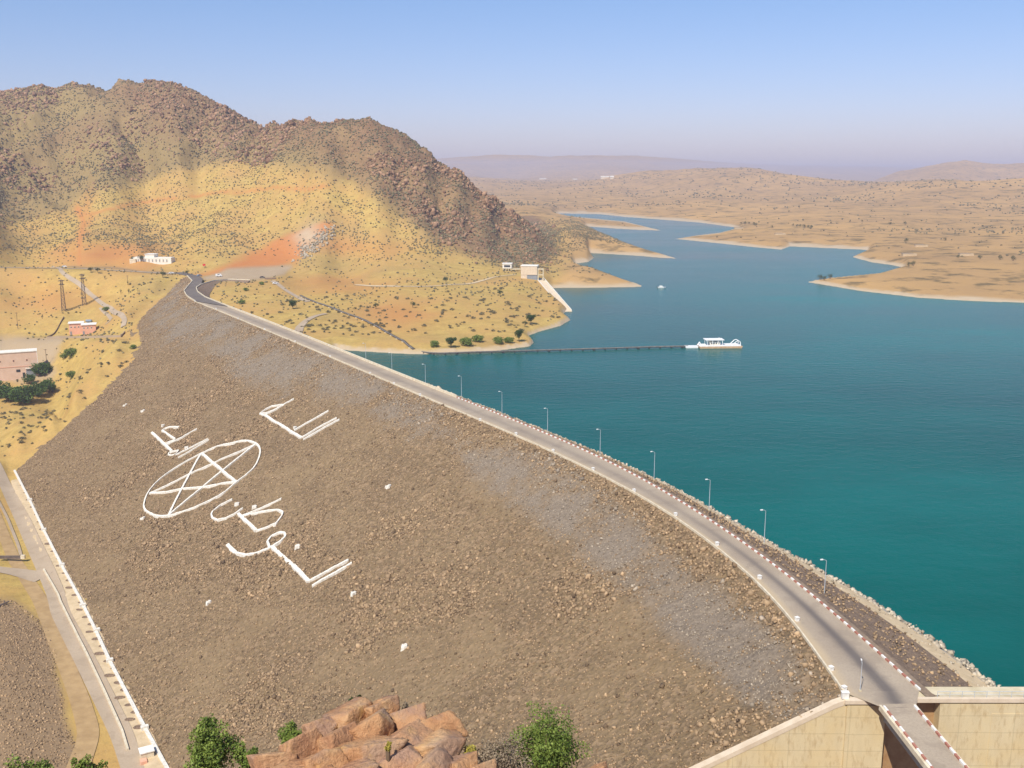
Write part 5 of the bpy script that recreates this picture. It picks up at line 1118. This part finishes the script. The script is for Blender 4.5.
if hs.data.polygons[500].normal.z < 0: hs.data.flip_normals()
# rock outcrop: joint-bounded blocks
m, t, b = new_mat('rust_rock', .9, .25); tc0 = nd(t, 'ShaderNodeTexCoord').outputs['Object']
f1 = noise_n(t, 1.1, 8, .65, tc0); f2 = noise_n(t, .8, 4, .6, tc0); f3 = noise_n(t, 9, 5, .7, tc0); f4 = noise_n(t, 2.6, 5, .65, tc0)
c = ramp(t, f1, [(.28, (.20, .09, .045)), (.43, (.46, .235, .11)), (.58, (.56, .33, .165)), (.72, (.62, .42, .23))])
c = mixc(t, ramp(t, f2, [(.52, 0), (.62, .65)]), c, (.30, .20, .155)); c = mixc(t, ramp(t, f4, [(.58, 0), (.7, .7)]), c, (.56, .33, .11)); c = mixc(t, ramp(t, f3, [(.55, 0), (.75, .5)]), c, (.14, .07, .045))
ta = nd(t, 'ShaderNodeAttribute', attribute_name='tint'); c = mixc(t, ramp(t, ta.outputs['Fac'], [(.3, 0), (1, .4)]), c, (.42, .25, .18))
t.links.new(c, b.inputs['Base Color']); bump(t, b, math_n(t, 'ADD', f3, f1), .8, .1); M['rock'] = m
def rock_block(mb_name, parent, cx, size, rotz, tilt, seedv, npl=10):
    r2 = np.random.default_rng(seedv); n = 84
    u_ = np.linspace(0, 2*math.pi, n, endpoint=False); v_ = np.linspace(0, math.pi, n//2+1); UU, VV = np.meshgrid(u_, v_)
    D = np.stack([np.sin(VV)*np.cos(UU), np.sin(VV)*np.sin(UU), np.cos(VV)], -1).reshape(-1, 3)
    N_ = np.vstack([np.eye(3), -np.eye(3), r2.normal(size=(npl-6, 3))]); N_ += r2.normal(scale=.2, size=N_.shape); N_ /= np.linalg.norm(N_, axis=1)[:, None]
    dd_ = np.r_[r2.uniform(.62, .85, 6), r2.uniform(.8, 1.0, npl-6)]
    dots = D@N_.T; rr_ = np.min(np.where(dots > .05, dd_/np.maximum(dots, .05), 9), 1)
    nz = fbm(D[:, 0]*3+seedv, D[:, 1]*3+D[:, 2]*2.3, 4, seedv)*.045+fbm(D[:, 0]*9+D[:, 2]*7, D[:, 1]*9-D[:, 2]*5+seedv, 3, seedv+3)*.035
    P = D*(rr_+nz)[:, None]*np.array(size); ct, st_ = math.cos(tilt), math.sin(tilt); P = P@np.array([[1, 0, 0], [0, ct, -st_], [0, st_, ct]]).T; cr, sr = math.cos(rotz), math.sin(rotz); P = P@np.array([[cr, -sr, 0], [sr, cr, 0], [0, 0, 1]]).T+np.array(cx)
    mrow = n//2+1; ii = np.arange(mrow*n).reshape(mrow, n); jj = np.roll(ii, -1, 1); F = np.stack([ii[:-1], ii[1:], jj[1:], jj[:-1]], -1).reshape(-1, 4)
    o = np_mesh(mb_name, P, F, M['rock'], parent); attr(o, 'tint', np.full(len(P), r2.uniform())); return o
def fore(px, py, rng_): d = ray(px, py); return CAM+d*(rng_/np.linalg.norm(d))
oc = fore(370, 745, 23.0); e = empty('rock_outcrop', oc); tag(e, 'cracked rusty orange rock outcrop in the foreground at the foot of the view', 'rock outcrop')
BL = [(380, 712, 24.2, .42), (352, 719, 24.0, .45), (322, 731, 23.8, .42), (405, 722, 23.9, .42), (432, 731, 23.6, .42), (372, 735, 23.4, .5), (340, 745, 23.2, .5), (300, 750, 23.2, .48), (277, 764, 22.9, .42), (405, 745, 23.1, .5), (440, 750, 22.9, .42),
      (365, 760, 22.6, .5), (325, 768, 22.5, .5), (292, 780, 22.3, .5), (398, 770, 22.4, .5), (432, 772, 22.3, .5), (462, 768, 22.5, .36), (481, 773, 22.4, .26), (350, 787, 22, .6), (388, 794, 21.8, .6), (425, 797, 21.8, .6), (310, 798, 21.8, .6), (385, 704, 24.4, .2), (592, 777, 24, .32), (574, 784, 23.8, .28), (600, 768, 24.3, .16)]
for i, (px, py, rg_, hs_) in enumerate(BL): rock_block('rock_block', e, fore(px, py, rg_)-oc, (1.35*hs_, .95*hs_, .85*hs_), .75+random.uniform(-.25, .25), -.5+random.uniform(-.2, .2), 40+i)
rock_block('rock_base', e, fore(375, 800, 23.0)-oc+np.array([0, 0, -2.9]), (2.7, 2.0, 2.0), .1, -.3, 91)
# bushes in the foreground
def bush(name, px, py_top, py_base, rg_, wpx, mat, label, cat, per=120, clumps=40, leaf=.075, twigs=16, flat=1.0):
    base = fore(px, py_base, rg_); top = fore(px, py_top, rg_); s = rg_/FPX; h = (top[2]-base[2]); rx = wpx*s/2; gz = float(hill_h(np.array(base[0]), np.array(base[1]))); e = empty(name, base); tag(e, label, cat)
    mb = MB(); mb.bar((0, 0, min(gz-base[2], 0)-.1), (0, 0, .15*h), .06, .05, 7); P = []
    nb_ = max(6, clumps//3); Rr = []
    for k in range(nb_):
        a = rng.uniform(0, 6.28); f = rng.uniform(.35, 1.0); ra = rx*rng.uniform(.25, 1)*(1.15-.75*f); tip = np.array([ra*math.cos(a), ra*math.sin(a), f*h])
        for g_ in (.45, .62, .78, .9, 1.0): P.append(tip*np.array([g_, g_, g_**.8])+rng.normal(0, rx*.05, 3)); Rr.append(rx*(.40-.25*g_))
    clumps = len(P); Rr = np.array(Rr)
    P = np.array(P)
    for k in range(0, clumps, max(1, clumps//twigs)): mb.bar((0, 0, .08*h), tuple(P[k]*.98), .028, .007, 5)
    mb.build('stem', M['trunk'] if mat is not M['leaf_dry'] else M['leaf_dry'], e); foliage('foliage', e, P, Rr*rng.uniform(.8, 1.3, clumps), max(20, per//2), leaf*.75, mat, flat); return e
bush('green_bush', 209, 704, 784, 25, 78, M['leaf_green'], 'tall leafy green bush left of the rock outcrop', 'bush', 150, 66)
bush('green_bush', 247, 730, 780, 24.5, 46, M['leaf_green'], 'small green bush between the tall green bush and the rock', 'bush', 130, 20)
bush('green_bush', 291, 717, 750, 26, 50, M['leaf_green'], 'low green bush just behind the left shoulder of the rock', 'bush', 120, 16)
bush('green_bush', 541, 690, 784, 25.5, 108, M['leaf_green'], 'spreading yellow green bush right of the rock outcrop', 'bush', 150, 84)
bush('dry_bush', 503, 722, 778, 24.5, 84, M['leaf_dry'], 'dry grey leafless bush between the rock and the green bush', 'bush', 120, 34, .06, 30)
bush('dry_bush', 354, 688, 720, 25.5, 26, M['leaf_olive'], 'thin dry grass tuft growing behind the rock crest', 'bush', 60, 10, .07, 10)
bush('dry_bush', 405, 697, 716, 25.5, 18, M['leaf_dry'], 'dry grey twigs behind the top of the rock', 'bush', 60, 9, .05, 9)
bush('yellow_herb', 468, 736, 766, 23.2, 40, M['leaf_yellow'], 'yellow flowering herb at the right foot of the rock', 'herb', 90, 12, .05)
bush('yellow_herb', 388, 738, 752, 22.0, 12, M['leaf_yellow'], 'small yellow green herb in a crack of the rock', 'herb', 60, 7, .045)
bush('green_bush', 86, 746, 790, 27, 46, M['leaf_green'], 'green bush at the bottom edge, right one of two at the left', 'bush', 120, 18)
bush('green_bush', 32, 750, 790, 27, 66, M['leaf_green'], 'low green bush in the bottom left corner', 'bush', 120, 22)
o = fore(452, 727, 23.6); mb = MB().prism([(-.16, -.05), (.02, -.12), (.17, -.02), (.05, .1)], 0, .05); o = mb.build('scrap_paper', M['white_paint'], None, False, o); o.rotation_euler = (R(35), R(10), .3); tag(o, 'scrap of white paper caught on the right top of the rock', 'paper')
# stones on the gravel bank at lower left
n = 26000; gp2 = np.c_[rng.uniform(-190, -80, n), rng.uniform(215, 380, n)]; zz = hz(gp2[:, 0], gp2[:, 1]); gx, gy = proj(np.c_[gp2, zz]); k = grid_sample(greyp, gp2[:, 0], gp2[:, 1]) > .5
stones('bank_stones', np.c_[gp2[k], zz[k]+.05], (.3+.7*rng.beta(1.2, 5, k.sum())), M['stone_brown'], rng.uniform(0, 1, k.sum()))
